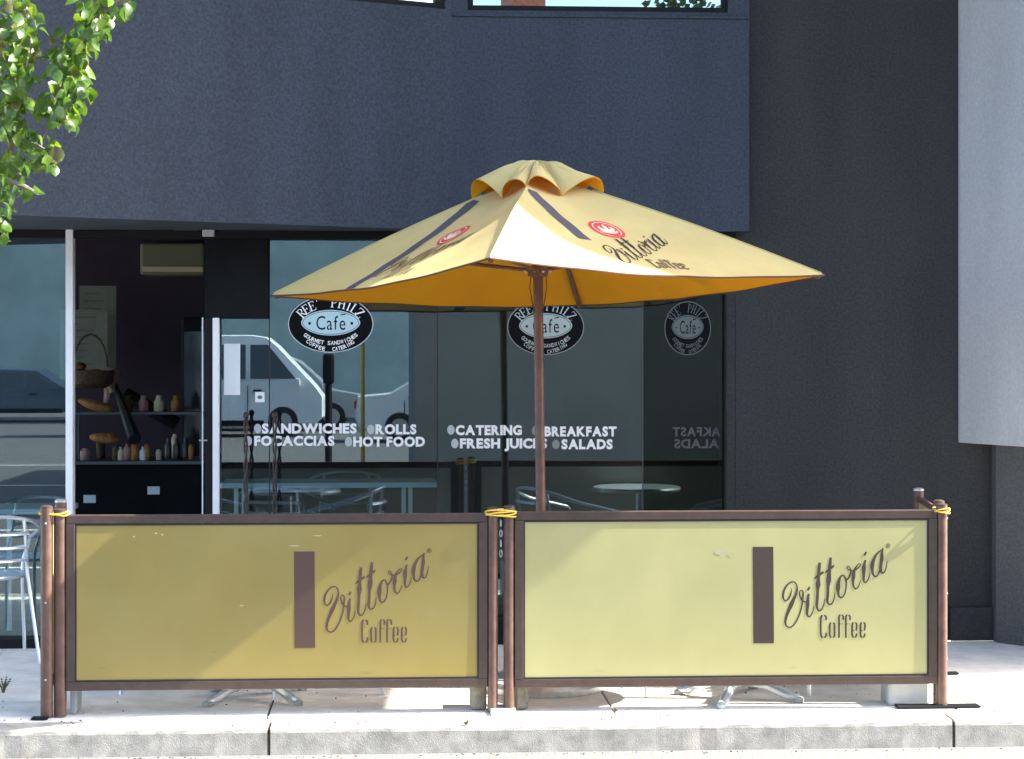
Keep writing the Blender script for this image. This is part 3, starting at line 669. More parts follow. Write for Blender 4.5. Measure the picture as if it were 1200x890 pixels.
# ================================================================== BARRIERS
BY = 8.985
def barrier(pp, fx0, fx1, yt, yb, pm, ink, lshift, lab, group):
    """pp: two (px0,px1) posts; frame between fx0..fx1; yt, yb image rows of the frame at its middle"""
    mid = (fx0+fx1)/2; zt_ = P(mid,yt,BY).z; zb_ = P(mid,yb,BY).z
    b = empty('cafe_barrier', (PX(mid,BY),BY,0), lab, 'barrier', group)
    r = .0285
    for (pa,pb) in pp:
        xc = (PX(pa,BY)+PX(pb,BY))/2; rr = (PX(pb,BY)-PX(pa,BY))/2
        ps = MB().tube([(xc,BY,.004),(xc,BY,zt_+.018)],rr,20).build('post','post',b)
        MB().lathe([(rr*1.02,0),(rr*1.02,.006),(rr*.6,.010)],(xc,BY,zt_+.018),20).build('cap','frame',ps)
    xa, xb = PX(fx0,BY), PX(fx1,BY); t=.040; d=.018
    MB().box((xa,BY-d,zt_-t),(xb,BY+d,zt_)).build('top_rail','frame',b,bevel=.004)
    MB().box((xa,BY-d,zb_),(xb,BY+d,zb_+t)).build('bottom_rail','frame',b,bevel=.004)
    MB().box((xa,BY-d-.001,zb_+t+.0005),(xa+t-.001,BY+d+.001,zt_-t-.0005)).build('side_rail','frame',b,bevel=.003)
    MB().box((xb-t+.001,BY-d-.001,zb_+t+.0005),(xb,BY+d+.001,zt_-t-.0005)).build('side_rail','frame',b,bevel=.003)
    g=.006; m=MB(); xi,xj,zi,zj = xa+t,xb-t,zb_+t+.001,zt_-t-.001
    m.box((xi,BY-.0172,zi),(xj,BY-.004,zi+g)); m.box((xi,BY-.0172,zj-g),(xj,BY-.004,zj)); m.box((xi,BY-.0168,zi+g),(xi+g,BY-.004,zj-g)); m.box((xj-g,BY-.0168,zi+g),(xj,BY-.004,zj-g))
    m.build('gasket','gasket',b)
    nx,nz=40,16; vs=[]; yy=BY-.0138
    for kk in (0,1):
        for j in range(nz+1):
            for i in range(nx+1):
                u,v=i/nx,j/nz; w_=.0014*sin(u*5+v*2+lshift)*sin(pi*u)*sin(pi*v)+.0007*sin(u*17+1)*sin(pi*v)
                vs.append((xi+g*.4+(xj-xi-g*.8)*u, yy+w_+.0025*kk, zi+g*.4+(zj-zi-g*.8)*v))
    o_=(nx+1)*(nz+1)
    fs=[(j*(nx+1)+i,j*(nx+1)+i+1,(j+1)*(nx+1)+i+1,(j+1)*(nx+1)+i) for j in range(nz) for i in range(nx)]
    fs+=[tuple(o_+q for q in reversed(f)) for f in fs]
    pn = MB().add(vs,fs,True).build('banner',pm,b)
    MB().box((xi+.001,BY+.002,zi+.001),(xj-.001,BY+.006,zj-.001)).build('banner_back','backing',b)
    def wob(p):
        u=(p.x-xi-g*.4)/(xj-xi-g*.8); v=(p.z-zi-g*.4)/(zj-zi-g*.8)
        p.y += .0014*sin(u*5+v*2+lshift)*sin(pi*u)*sin(pi*v)+.0007*sin(u*17+1)*sin(pi*v); return p
    fl = lambda a,c,l: P(a+lshift[0] if False else a+LS[0], c+LS[1], 0)+Vector((0,-.0006-l,0)) if False else wob(P(a+LS[0], c+LS[1], yy))-Vector((0,.0007+l,0))
    LS = LOGO[lshift]
    q = [(882,641),(906,641),(906.5,754),(883,754)]
    MB().add([fl(882+24.2*i/4+.7*j/20,641+113*j/20,0) for j in range(21) for i in range(5)],[(j*5+i,j*5+i+1,j*5+i+6,j*5+i+5) for j in range(20) for i in range(4)]).build('logo_bar',ink,pn)
    m=MB()
    for i,st_ in enumerate(SCRIPT+COFFEE+(RMARK)): ribbon(m,st_,fl,6,lift=.0002*(i%4))
    m.build('lettering',ink,pn)
    rr_=random.Random(5+lshift)
    for (cx,cy,rx_,ry_,mm) in SCUFF[lshift]:
        pts=[(cx+rx_*cos(t*pi/7)*rr_.uniform(.6,1.1), cy+ry_*sin(t*pi/7)*rr_.uniform(.5,1.1)) for t in range(14)]
        MB().add([wob(P(cx,cy,yy))-Vector((0,.0006,0))]+[wob(P(a,c,yy))-Vector((0,.0006,0)) for a,c in pts],[(0,t+1,(t+1)%14+1) for t in range(14)]).build('scuff',mm,pn)
    return b, zt_, zb_
SCUFF = {0:[(157,629,1.6,1.4,'scuff_pale'),(183,625,2.2,1.2,'scuff_pale'),(190,627,1.4,1.6,'scuff_pale'),(345,640,8,.8,'scuff_pale'),(372,628,5,.7,'scuff_pale'),(283,710,3,.8,'scuff_pale'),(250,764,4,1.0,'scuff_dirt'),(120,783,7,1.2,'scuff_dirt'),(430,788,9,1.1,'scuff_dirt')],
  1:[(843,647,7,4,'scuff_grey'),(856,650,4,3,'scuff_grey'),(700,786,9,1.2,'scuff_dirt2'),(930,782,6,1.1,'scuff_dirt2'),(760,640,2.2,.7,'scuff_grey')]}
LOGO = {0:(-537.5,5.5), 1:(0,0)}
bl, zt1, zb1 = barrier([(63,78),(571,583.5)],78,571,602.5,807,'panelL','inkL',0,'left hand street barrier with darker olive yellow banner','banner barriers along the kerb')
br, zt2, zb2 = barrier([(590,603),(1097,1110)],603,1097,598.5,803.5,'panelR','inkR',1,'right hand street barrier with bright lemon banner','banner barriers along the kerb')
# side barriers, end-on
def side(xc, y0, y1, zt_, lab, backz):
    b = empty('side_barrier',(xc,y0,0),lab,'barrier','end barriers running back from the kerb')
    for y in (y0,y1):
        ps = MB().tube([(xc,y,.004),(xc,y,zt_)],.027,18).build('post','post',b)
        MB().lathe([(.0275,0),(.0275,.008),(.016,.014)],(xc,y,zt_),18).build('cap','galv' if y==y1 else 'frame',ps)
    MB().box((xc-.016,y0+.03,zt_-.075),(xc+.016,y1-.03,zt_-.035)).build('top_rail','post',b,bevel=.003)
    MB().box((xc-.016,y0+.03,.13),(xc+.016,y1-.03,.17)).build('bottom_rail','frame',b,bevel=.003)
    MB().box((xc-.002,y0+.03,.1705),(xc+.002,y1-.03,zt_-.0755)).build('banner','panelR',b)
    return b
xs = PX(54.5,BY-.02)
sl = side(xs, BY-.015, BY+.36, .925, 'short end barrier beside the leftmost post, seen edge on', 0)
pback = C(1076.5,417,10.03)
# right side barrier runs back from behind the right post
sr = empty('side_barrier',(pback.x,pback.y,0),'end barrier running back behind the rightmost post','barrier','end barriers running back from the kerb')
fr = Vector((PX(1101,BY+.07),BY+.085,0))
for q_,cm in ((fr,'frame'),(Vector((pback.x,pback.y,0)),'galv')):
    ps=MB().tube([q_+Vector((0,0,.004)),q_+Vector((0,0,.925))],.026,18).build('post','post',sr); MB().lathe([(.0265,0),(.0265,.008),(.016,.014)],q_+Vector((0,0,.925)),18).build('cap',cm,ps)
pb_ = Vector((pback.x,pback.y,0))
MB().tube([fr+Vector((0,0,.885)),pb_+Vector((0,0,.885))],.016,6).build('top_rail','post',sr)
MB().tube([fr+Vector((0,0,.15)),pb_+Vector((0,0,.15))],.016,6).build('bottom_rail','frame',sr)
dv=(pb_-fr); nv_=Vector((-dv.y,dv.x,0)).normalized()*.002
aa,bb_=fr+dv*.04,pb_-dv*.04
MB().prism([tuple((aa-nv_)[:2]),tuple((bb_-nv_)[:2]),tuple((bb_+nv_)[:2]),tuple((aa+nv_)[:2])],.168,.868).build('banner','panelR',sr)
# screws on the posts
for (par,xc,yy,zz) in [(sl,xs,BY-.043,z) for z in (.86,.51,.17)]+[(br,PX(1110,BY)-.002,BY-.004,z) for z in (.86,.52,.22)]:
    MB().ell((xc,yy,zz),(.005,.004,.005),8,4).build('screw','galv',par)
# straps
def strap(px0,px1,py,lab,n=3,yy=BY):
    c0_,c1_ = P(px0,py,yy), P(px1,py,yy); c=(c0_+c1_)/2; hw=(c1_.x-c0_.x)/2
    mb=MB()
    for k in range(n):
        pts=[]
        for i in range(25):
            a=2*pi*i/24; sx_=math.copysign(abs(cos(a))**.6,cos(a)); sy_=math.copysign(abs(sin(a))**.6,sin(a))
            pts.append((c.x+hw*sx_, yy+.034*sy_, c.z+.007*(k-(n-1)/2)+.005*sin(a*2+k*1.7)))
        mb.tube(pts,.0032,6,cap=False)
    o=mb.build('strap','rope',loc=c); return tag(o,lab,'strap','yellow straps tying the posts')
strap(568.5,605,601.5,'yellow strap tying the two centre posts together',4)
strap(46,80,602,'thin yellow strap round the left hand posts',2)
strap(1094,1112,598.5,'yellow strap looped round the right hand post',3)
# chain and hooks in the centre gap
chn = MB(); xg=PX(586.8,BY)
for k in range(4):
    z=P(0,616,BY).z-.035*k*1.3; chn.tube([(xg+.006*cos(a*pi/4)*(1 if k%2 else .4),BY-.01,z+.016*sin(a*pi/4)) for a in range(9)],.0022,5,cap=False)
tag(chn.build('hook_chain','galv',loc=(xg,BY,.7)),'short steel chain hanging between the two centre posts','chain')
# feet and boxes
def foot(a,b,z1,name,m,lab,group=None,bev=.003):
    c=((a[0]+b[0])/2,(a[1]+b[1])/2,0); o=MB().box((a[0],a[1],.003),(b[0],b[1],z1)).build(name,m,loc=c,bevel=bev); return tag(o,lab,'base plate' if name=='base_plate' else 'weight box',group)
foot((PX(574,BY),BY-.10),(PX(604,BY),BY+.06),.022,'base_plate','galv','galvanised base plate under the two centre posts','base plates under posts')
foot((PX(40,BY),BY-.09),(PX(60,BY)-.0,BY-.03),.010,'base_plate','black','small dark base plate in front of the left end post','base plates under posts')
foot((PX(1050,BY),BY+.01-.05),(PX(1147,BY),BY+.035),.014,'base_plate','black','long dark flat foot under the right hand post','base plates under posts')
foot((PX(1085,9.88),9.88),(PX(1124,9.88),9.93),.014,'base_plate','black','flat foot of the right end barrier further back','base plates under posts')
foot((PX(1044,BY),BY+.045),(PX(1094,BY)-.004,BY+.20),.115,'weight_box','tub','pale grey plastic weight box under the right barrier end','weights under the barriers',.012)
foot((PX(552,BY),BY+.045),(PX(571,BY),BY+.20),.115,'weight_box','rusty','weathered weight box left of the centre posts','weights under the barriers',.010)
foot((PX(605,BY),BY+.045),(PX(620,BY),BY+.20),.115,'weight_box','rusty','weathered weight box right of the centre posts','weights under the barriers',.010)
foot((PX(80,BY),BY+.045),(PX(88,BY),BY+.20),.115,'weight_box','tub','narrow grey weight box at the left barrier end','weights under the barriers',.008)

# ================================================================== CHAIRS AND TABLES
def make_chair():
    r = empty('cafe_chair',(0,0,0),'','chair','aluminium cafe chairs')
    # continuous arm and back hoop, facing -y
    hoop=[(-.27,-.20,.62),(-.275,-.05,.655),(-.27,.10,.69),(-.21,.23,.74),(-.10,.28,.765),(0,.29,.77),(.10,.28,.765),(.21,.23,.74),(.27,.10,.69),(.275,-.05,.655),(.27,-.20,.62)]
    MB().tube(cr(hoop,4),.0100,8).build('arm_rail','chrome',r)
    for s in (-1,1):
        MB().tube(cr([(s*.27,-.20,.62),(s*.262,-.235,.56),(s*.235,-.23,.44),(s*.25,-.25,.0)],5),.0098,8).build('leg','chrome',r)
        MB().tube(cr([(s*.16,.26,.755),(s*.175,.235,.60),(s*.19,.20,.45),(s*.24,.27,.0)],5),.0098,8).build('leg','chrome',r)
    MB().tube([(.215*cos(i*pi/12),.215*sin(i*pi/12)-.01,.445) for i in range(25)],.011,8,cap=False).build('seat_ring','chrome',r)
    for k in range(6):
        x_=-.15+.06*k; h_=sqrt(.205**2-x_**2)
        MB().box((x_-.025,-.01-h_,.447),(x_+.025,-.01+h_,.453)).build('seat_slat','seat',r)
    for k in range(3):
        z=.54+.07*k; MB().tube(cr([(-.185,.215+.02*k,z),(-.09,.262+.015*k,z),(0,.272+.012*k,z),(.09,.262+.015*k,z),(.185,.215+.02*k,z)],3),.012,6,flat=.5).build('back_slat','seat',r)
    return r
ch = make_chair(); first=True
def chair(loc, rz, lab):
    global first
    o = ch if first else copy_tree(ch); first=False
    o.location=loc; o.rotation_euler=(0,0,rz); o['label']=lab; return o
def gx(px, Y): v=C(px,417,Y); return (v.x, v.y, 0)
chair(gx(-18,10.55), radians(200), 'aluminium cafe chair left of the barriers with blue sky sheen')
chair(gx(205,9.75), radians(100), 'cafe chair behind the left of the olive banner, feet showing')
chair(gx(375,9.62), radians(-80), 'cafe chair behind the logo of the olive banner, feet showing')
chair(gx(725,9.72), radians(60), 'cafe chair behind the plain left part of the lemon banner')
chair(gx(975,9.75), radians(-75), 'cafe chair behind the right end of the lemon banner')
chair((gx(335,12.9)[0],12.9,.0), radians(165), 'cafe chair inside the glass by the twisted iron rods')
chair((gx(400,14.7)[0],14.7,.0), radians(190), 'cafe chair inside the glass below the rolls lettering')
def make_table():
    r = empty('round_table',(0,0,0),'','table','round cafe tables behind the barriers')
    MB().lathe([(.28,.715),(.30,.718),(.305,.73),(.30,.742),(.29,.745)],(0,0,0),40).build('table_top','tabletop',r)
    MB().tube([(0,0,.06),(0,0,.714)],.025,14).build('pedestal','chrome',r)
    for k in range(4):
        a=pi/4+k*pi/2; MB().tube(cr([(0,0,.09),(.12*cos(a),.12*sin(a),.075),(.24*cos(a),.24*sin(a),.03),(.29*cos(a),.29*sin(a),.022)],4),[.03]+[.026]*4+[.022]*4+[.016]*4,8).build('foot','chrome',r)
        MB().lathe([(.022,.002),(.022,.02),(.012,.028)],(.29*cos(a),.29*sin(a),0),10).build('foot_pad','tub',r)
    return r
tb_ = make_table()
tb_.location=gx(300,9.36); tb_['label']='round cafe table behind the olive banner, its pedestal feet showing below'
t2=copy_tree(tb_); t2.location=gx(865,9.36); t2.rotation_euler=(0,0,.35); t2['label']='round cafe table behind the lemon banner, splayed aluminium feet showing below'
# tables inside
def long_table(pa,pb,py,y,depth,lab,legs):
    z=P(0,py,y).z; b=empty('long_table',(PX((pa+pb)/2,y),y,0),lab,'table')
    MB().box((PX(pa,y),y,z-.032),(PX(pb,y),y+depth,z)).build('table_top','whitetop',b,bevel=.003)
    for l in legs: MB().box((PX(l,y)-.013,y+.04,.003),(PX(l,y)+.013,y+.066,z-.033)).build('leg','alu',b)
long_table(258,512,567.5,12.45,.45,'long white table inside the glass below the window lettering',(276,285,473,481))
long_table(-60,76,597,11.75,.5,'white table edge inside the left pane beside the door jamb',(9,60))

# twisted iron rods in front of the glass
for (px,lab) in ((288,'left twisted wrought iron rod with ball top before the glass'),(322,'right twisted wrought iron rod with ball top before the glass')):
    b0=P(px,487,10.95); t=empty('iron_rod',(b0.x,b0.y,0),lab,'rod','twisted iron rods'); n_=120
    mb=MB()
    for ph in (0,pi):
        mb.tube([(b0.x+.0075*cos(i*.30+ph),b0.y+.0075*sin(i*.30+ph),.02+(b0.z-.03)*i/n_) for i in range(n_+1)],.0062,6)
    mb.build('twisted_shaft','iron',t)
    MB().ell(b0,(.017,.017,.02)).build('ball','iron',t)
    MB().lathe([(.09,.003),(.09,.012),(.02,.02)],(b0.x,b0.y,0),16).build('base','iron',t)

# ================================================================== TREE (upper left) and weeds
TY=8.55
tr = empty('street_tree',(C(-330,417,TY).x,TY,0),'leafy street tree whose sunlit branches hang in at the upper left','tree')
tx0=C(-330,417,TY).x
tk=[(tx0,TY,-.05),(tx0+.03,TY,1.2),(tx0-.02,TY+.03,2.4),(tx0+.1,TY,3.6)]
MB().tube(cr(tk,5),[.11-.0045*i for i in range(16)],12).build('trunk','bark',tr)
tw = [[(-330,-120),(-60,-60),(20,-5),(34,40),(30,80)],[(-330,-180),(0,-90),(165,-25),(118,15),(88,60),(68,120),(47,168)],[(-330,60),(-60,70),(0,95),(25,140)],
      [(-330,110),(-60,130),(5,160),(45,172),(68,190)],[(-330,180),(-60,180),(0,208),(28,218),(44,228)],[(-330,200),(-50,210),(-8,245),(4,275)],[(-330,-200),(0,-80),(110,-30),(150,2)]]
mb=MB()
for i,p in enumerate(tw):
    q=[tuple(C(a,b,TY+.10*sin(i*2.3+j))) for j,(a,b) in enumerate(p)]; q=cr(q,5); n_=len(q); mb.tube(q,[.02*(1-.85*k/n_)+.001 for k in range(n_)],7)
mb.build('branches','bark',tr)
def leaf_mesh(seed, m):
    r=random.Random(seed); L,W=.052,.021; vs=[];fs=[]
    st=[(0,0),(.25,.75),(.5,1),(.75,.7),(1,0)]
    curl=r.uniform(.2,.5)
    for t_,w_ in st:
        z=-curl*L*t_*t_; vs += [(-W*w_,L*t_,z+.006*w_),(0,L*t_,z),(W*w_,L*t_,z+.006*w_)]
    fs=[(3*i,3*i+1,3*i+4,3*i+3) for i in range(4)]+[(3*i+1,3*i+2,3*i+5,3*i+4) for i in range(4)]
    me=bpy.data.meshes.new('leaf'); me.from_pydata(vs,[],fs); me.materials.append(M[m]); me.validate()
    me.polygons.foreach_set('use_smooth',[True]*len(me.polygons)); return me
lms=[leaf_mesh(i,m) for i,m in enumerate(['leafA','leafB','leafA','leafB','leafC'])]
CL=[((12,10),(26,22),22),((30,45),(16,30),24),((8,60),(16,25),14),((30,78),(8,18),10),((118,6),(30,10),24),((108,28),(22,16),18),((90,50),(24,20),24),((80,78),(26,22),26),((92,105),(16,16),16),((70,118),(24,18),22),((78,136),(22,10),14),
    ((10,98),(18,14),14),((22,128),(20,18),18),((6,140),(10,14),8),((22,162),(24,14),18),((56,182),(16,12),16),((12,192),(18,18),16),((22,218),(20,12),16),((4,238),(12,14),10),((4,265),(8,16),12),((146,4),(8,8),5)]
lp=[]; LO=origin(tr)
r=random.Random(3)
for (cx,cy),(sx,sy),n_ in CL:
    for k in range(n_):
        a=r.uniform(0,2*pi); d=sqrt(r.random()); lp.append((cx+sx*d*cos(a),cy+sy*d*sin(a)))
lp=lp[:300]
for i,(px,py) in enumerate(lp):
    o=bpy.data.objects.new('leaf',lms[r.choice([0,1,1,2,3,3,0,4] )]); COL.objects.link(o); o.parent=tr
    p=C(px,py-4,TY+r.uniform(-.22,.22))-LO; o.location=p
    o.rotation_euler=(r.gauss(-1.0,.55),r.gauss(0,.6),r.uniform(0,2*pi)); s_=r.uniform(.95,1.45); o.scale=(s_,s_,s_)
mb=MB()
for (cx,cy),(sx,sy),n_ in CL:
    for k in range(int(n_*1.1)):
        a=r.uniform(0,2*pi); d=sqrt(r.random())*1.05; p=C(cx+sx*d*cos(a),cy+sy*d*sin(a),TY+r.uniform(-.25,.30))
        R3=Matrix.Rotation(r.uniform(0,2*pi),3,'Z')@Matrix.Rotation(r.gauss(-1.0,.6),3,'X')@Matrix.Rotation(r.gauss(0,.6),3,'Y'); q=lms[0]; s3=r.uniform(.8,1.25)
        mb.add([p+R3@(v.co*s3) for v in q.vertices],[tuple(f.vertices) for f in q.polygons],True)
for k in range(5200):
    u=r.uniform(0,2*pi); v=r.gauss(0,1); rad=(1.35*r.random()**.4)
    d=Vector((r.gauss(0,1),r.gauss(0,1),r.gauss(0,.8))).normalized()*rad
    p=Vector((tx0-.25,TY-.1,3.9))+Vector((d.x*1.1,d.y*1.1,d.z*.9))
    Xc=p.x*CT-p.y*ST; Yc=p.x*ST+p.y*CT
    ppx=600+F*Xc/Yc; ppy=HOR-(p.z-EYE)/Yc*F
    if ppx>-25 and ppy>-60: continue
    if p.z<2.5: continue
    a=Vector((r.gauss(0,1),r.gauss(0,1),r.gauss(0,1))).normalized()*.05; b=a.orthogonal().normalized()*.02
    mb.add([p,p+a*.5+b,p+a,p+a*.5-b],[(0,1,2,3)])
mb.build('foliage','leafA',tr,kind='stuff')
def weed(px,py,h,n_,lab):
    g=G(px,py); mb=MB(); q=random.Random(int(px))
    for k in range(n_):
        a=q.uniform(0,2*pi); l=h*q.uniform(.5,1); d=Vector((cos(a),sin(a)*.6,0))
        mb.tube([g+d*.004,g+d*l*.25+Vector((0,0,l*.6)),g+d*l*.6+Vector((0,0,l))],[.0022,.0018,.0008],4)
        for j in range(3): mb.ell(g+d*l*(.3+.1*j)+Vector((0,0,l*(.55+.15*j))),(.006,.004,.003),5,3)
    tag(mb.build('weed','weed',loc=g),lab,'weed','weeds in the pavement joints')
weed(4,812,.085,14,'dry weed sprig at the far left edge of the pavement')
weed(546,850,.022,10,'tiny weed on the kerb below the centre posts')
weed(722,834,.02,6,'tiny weed at the slab joint under the lemon banner')

r=random.Random(11); mb=MB()
for k in range(520):
    yy = r.choice([KY+.03+.16*r.random(), KY+.185+.02*r.gauss(0,1), KY-.02-.05*r.random(), KY+.3+.9*r.random()]); X_=r.uniform(-3.1,4.2); z_=-.118 if yy<KY else .002
    h=r.uniform(.0015,.0045); mb.ell((X_,yy,z_+h*.5),(h*r.uniform(.8,1.8),h,h*.7),5,3)
tag(mb.build('grit','joint',loc=(0,KY,0)),'loose dark grit scattered along the kerb','grit',kind='stuff')
for (px,py,rz,lab) in [(662,844,.4,'small dry leaf on the kerb top left of the lemon banner logo'),(205,846,2,'small dry leaf on the kerb top under the olive banner'),(1010,845,1,'small dry leaf on the kerb near the right hand joint')]:
    o=bpy.data.objects.new('fallen_leaf',lms[4]); COL.objects.link(o); g=G(px,py); o.location=g+Vector((0,0,.012)); o.rotation_euler=(.1,.15,rz); o.scale=(.5,.5,.5); tag(o,lab,'leaf','fallen leaves on the kerb')
# ================================================================== ACROSS THE STREET (seen in the glass)
def vehicle(name, label, cat, x, y, prof, green, win, wheels, width, paint, wr=.32, rot=0, lights=None):
    """prof: side outline (x,z) ccw; nose towards +x"""
    v=empty(name,(x,y,-.146),label,cat,'vehicles parked across the street'); z0=-.146
    n_=len(prof); hw=width/2
    def hwz(z): return hw*(1-.13*max(0,(z-green)/(2-green)))
    vs=[]
    for s,sc in ((-1,.93),(-1,1),(1,1),(1,.93)):
        inset = .05 if sc<1 else 0
        cx_=sum(p[0] for p in prof)/n_; cz_=sum(p[1] for p in prof)/n_
        for (a,b) in prof:
            ax=cx_+(a-cx_)*(1-inset*.25); bz=cz_+(b-cz_)*(1-inset*.5)
            vs.append((x+ax, y+s*(hwz(b)-(0 if sc<1 else .06)), z0+bz if sc<1 else z0+b))
    # order: outer skin left, edge left, edge right, outer skin right
    fs=[tuple(range(n_)),tuple(3*n_+i for i in range(n_-1,-1,-1))]
    for r_ in range(3): fs+=[(r_*n_+i,(r_+1)*n_+i,(r_+1)*n_+(i+1)%n_,r_*n_+(i+1)%n_) for i in range(n_)]
    body=MB().add(vs,fs).build('body',paint,v)
    for poly in win:
        for s in (-1,1):
            pts=[(x+a,y+s*(hwz(b)+.004),z0+b) for a,b in poly]; pt2=[(x+a,y+s*(hwz(b)-.03),z0+b) for a,b in poly]; k=len(pts)
            MB().add(pts+pt2,[tuple(range(k)),tuple(range(2*k-1,k-1,-1))]+[(i,k+i,k+(i+1)%k,(i+1)%k) for i in range(k)]).build('side_window','carglass',body)
    for s in (-1,1):
        MB().box((x+min(wheels)+wr+.08,y+s*(hw-.02),z0+.24),(x+max(wheels)-wr-.08,y+s*(hw+.012),z0+.36)).build('sill_trim','black',v)
        for poly in win: MB().box((x+poly[1][0]+.06,y+s*(hw-.02),z0+green-.14),(x+poly[1][0]+.24,y+s*(hw+.03),z0+green-.10)).build('door_handle','black',v); MB().box((x+poly[1][0]-.06,y+s*(hw-.02),z0+.37),(x+poly[1][0]-.045,y+s*(hw+.002),z0+green-.01)).build('door_gap','black',v)
    for wx in wheels:
        for s in (-1,1):
            c=(x+wx,y+s*(hw-.10),z0+wr)
            wl=MB().lathe([(wr*.6,-.11),(wr*.95,-.11),(wr,-.07),(wr,.07),(wr*.95,.11),(wr*.6,.11)],c,24,'y').build('wheel','tyre',v)
            MB().lathe([(.02,-.118),(wr*.58,-.114),(wr*.58,.114),(.02,.118)],c,16,'y').build('rim','rim',wl)
    for (lx,lz,lw,lh,m,nm) in (lights or []):
        for s in (-1,1): MB().box((x+lx,y+s*(hw-.32),z0+lz),(x+lx+lw,y+s*(hw-.05),z0+lz+lh)).build(nm,m,v,bevel=.01)
    for s in (-1,1): MB().box((x+win[0][0][0]+.0,y+s*(hw+.02),z0+green-.02),(x+win[0][0][0]+.1,y+s*(hw+.2),z0+green+.14)).build('wing_mirror',paint,v,bevel=.02)
    if rot: v.rotation_euler=(0,0,rot)
    return v
VD = 44.0; VYW = 2*GY-VD
def vx(px, D=VD): return PX(px, D)
vanp=[(-2.3,.28),(2.15,.28),(2.3,.42),(2.3,.85),(2.2,1.0),(2.05,1.18),(1.3,1.98),(1.1,2.14),(.8,2.19),(-2.1,2.19),(-2.3,2.05)]
vehicle('parked_van','white van parked across the street, mirrored in the shop glass','van',vx(380)-2.3,VYW,vanp,1.12,
  [[(1.72,1.25),(.75,1.25),(.75,1.98),(1.12,1.98)],[(.65,1.25),(-.35,1.25),(-.35,1.98),(.65,1.98)],[(-.45,1.25),(-1.95,1.25),(-1.95,1.98),(-.45,1.98)]],(1.45,-1.5),1.72,'vanwhite',.33,
  lights=[(2.24,.62,.08,.2,'headlight','headlight'),(-2.32,.9,.05,.4,'taillight','tail_light')])
wagp=[(-2.3,.3),(2.2,.3),(2.35,.5),(2.3,.8),(1.5,.95),(.75,1.62),(.5,1.72),(-1.9,1.74),(-2.3,1.2)]
vehicle('parked_wagon','silver wagon parked behind the white van across the street','car',vx(432,47)-2.35,2*GY-47.5,wagp,.98,
  [[(1.2,1.0),(.5,1.0),(.5,1.55),(.7,1.55)],[(.4,1.0),(-.7,1.0),(-.7,1.6),(.4,1.6)],[(-.8,1.0),(-1.95,1.0),(-1.75,1.6),(-.8,1.6)]],(1.5,-1.45),1.75,'silver',.33,
  lights=[(2.26,.6,.08,.14,'headlight','headlight')])
sedp=[(-2.2,.26),(2.2,.26),(2.3,.45),(2.2,.72),(1.1,.88),(.35,1.36),(-.9,1.4),(-1.6,.98),(-2.25,.92),(-2.3,.5)]
vehicle('parked_sedan','dark hatchback mirrored right of the silver wagon','car',vx(428,41)+2.1,2*GY-41,sedp,.86,
  [[(.85,.9),(.1,.9),(.1,1.28),(.28,1.28)],[(0,.9),(-1.25,.9),(-.85,1.3),(0,1.3)]],(1.4,-1.4),1.7,'vanwhite',.31,
  lights=[(-2.31,.68,.05,.16,'taillight','tail_light'),(2.2,.55,.08,.12,'headlight','headlight')])
vehicle('parked_sedan','blue sedan mirrored in the left hand shop pane','car',vx(34,54),2*GY-54,sedp,.86,
  [[(.85,.9),(.1,.9),(.1,1.28),(.28,1.28)],[(0,.9),(-1.25,.9),(-.85,1.3),(0,1.3)]],(1.4,-1.4),1.7,'carblue',.31,
  lights=[(-2.31,.68,.05,.16,'taillight','tail_light'),(2.2,.55,.08,.12,'headlight','headlight')])
# posts over there
pz_=2*GY-21.0; xx=PX(385,21.0)
o=empty('parking_meter',(xx,pz_,-.146),'dark parking post mirrored as a dark upright in the glass','post')
MB().tube([(xx,pz_,-.146),(xx,pz_,1.3)],.038,12).build('post','black',o); MB().box((xx-.06,pz_-.05,1.301),(xx+.06,pz_+.05,1.62)).build('meter_head','black',o,bevel=.03)
pz_=2*GY-23.8; xx=PX(425,23.8)
o=empty('sign_pole',(xx,pz_,-.146),'yellow steel pole mirrored as a golden upright in the glass','pole')
MB().tube([(xx,pz_,-.146),(xx,pz_,1.85)],.026,12).build('pole','yellowpole',o); MB().lathe([(.03,0),(.03,.02),(.01,.03)],(xx,pz_,1.851),12).build('cap','black',o)
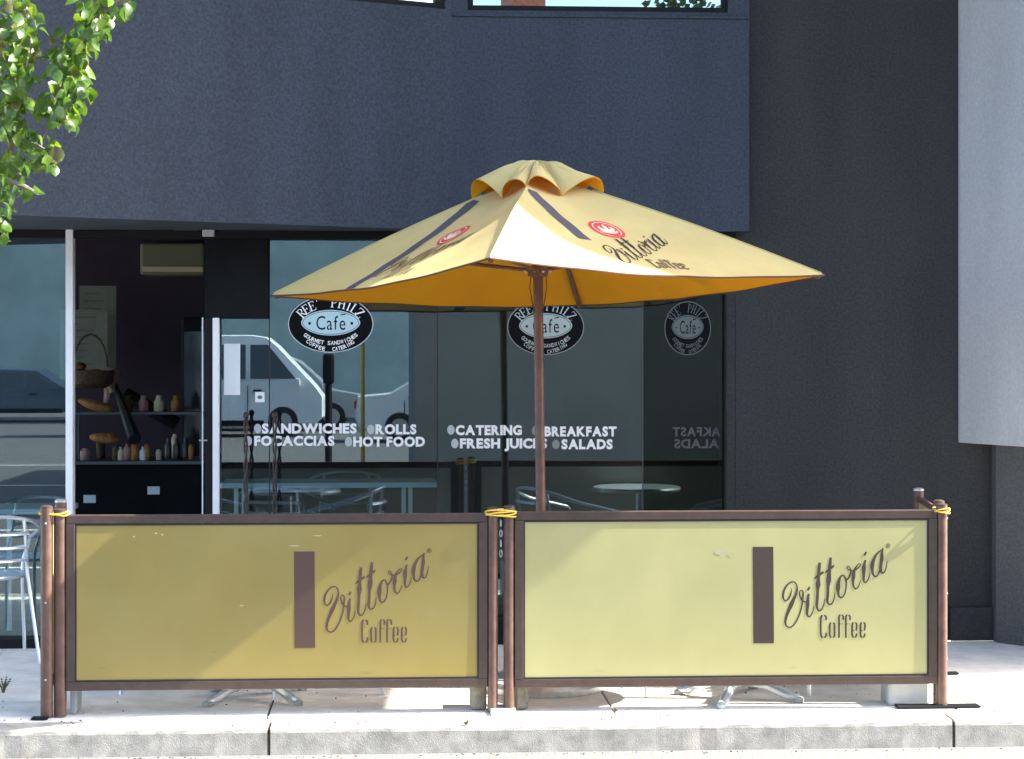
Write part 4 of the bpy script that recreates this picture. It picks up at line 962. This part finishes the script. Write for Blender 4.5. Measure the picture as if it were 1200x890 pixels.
# the dark building beside the viewpoint
x0=PX(486,22.2); o=empty('slate_shop',(x0+4,-3,0),'dark slate building across the street whose reflection darkens the right panes','building')
MB().box((x0,-9,-.146),(x0+30,.06,4.6)).build('wall','greybuild',o); MB().box((x0-.05,-9.1,4.601),(x0+30.1,.16,4.75)).build('roof','roof',o)
def house(x,y,w_,d_,h_,m,lab):
    o=empty('brick_building',(x,y,0),lab,'building','buildings far across the street')
    MB().box((x-w_/2,y-d_/2,-.7),(x+w_/2,y+d_/2,h_)).build('wall',m,o)
    MB().add([(x-w_/2-.3,y-d_/2-.3,h_+.001),(x+w_/2+.3,y-d_/2-.3,h_+.001),(x+w_/2+.3,y+d_/2+.3,h_+.001),(x-w_/2-.3,y+d_/2+.3,h_+.001),(x-w_/2,y,h_+1.4),(x+w_/2,y,h_+1.4)],[(0,3,2,1),(0,1,5,4),(2,3,4,5),(1,2,5),(3,0,4)]).build('roof','roof',o)
    k=int(w_//3)
    for i in range(k):
        xw=x-w_/2+1.5+3*i; f_o=MB().box((xw-.6,y+d_/2+.002,.9),(xw+.6,y+d_/2+.05,2.3)).build('window','alu',o); MB().box((xw-.5,y+d_/2+.051,1),(xw+.5,y+d_/2+.056,2.2)).build('pane','carglass',f_o)
house(PX(611,56),2*GY-56,.86,6,13.5,'brick','tall narrow red brick building far across the street')
def far_tree(x,y,h,rad,lab,seed):
    q=random.Random(seed); o=empty('roadside_tree',(x,y,-.2),lab,'tree','trees far across the street')
    MB().tube([(x,y,-.2),(x+.1,y,h*.35),(x-.1,y,h*.75)],[.22,.16,.06],8).build('trunk','bark',o)
    mb=MB()
    cl=[Vector((q.gauss(0,rad*.5),q.gauss(0,rad*.5),h*.68+q.gauss(0,h*.13))) for _ in range(26)]
    for c in cl:
        for k in range(75):
            p=Vector((x,y,0))+c+Vector((q.gauss(0,.4),q.gauss(0,.4),q.gauss(0,.35)))*rad*.42; a=Vector((q.gauss(0,1),q.gauss(0,1),q.gauss(0,1))).normalized()*.22; b=a.orthogonal().normalized()*.12
            mb.add([p,p+a*.5+b,p+a,p+a*.5-b],[(0,1,2,3)])
    mb.build('crown','crown',o)
o=empty('long_warehouse',(-8,2*GY-72,0),'long low grey green warehouse filling the far side of the car park','building')
wy=2*GY-72
MB().box((-45,wy-8,-.74),(PX(560,72),wy,7.2)).build('wall','warehouse',o)
MB().box((-45.2,wy-8.2,7.201),(PX(560,72)+.2,wy+.2,7.5)).build('roof','roof',o)
far_tree(PX(812,50),2*GY-50,12.2,2.6,'tall far tree mirrored in the upper window',3)
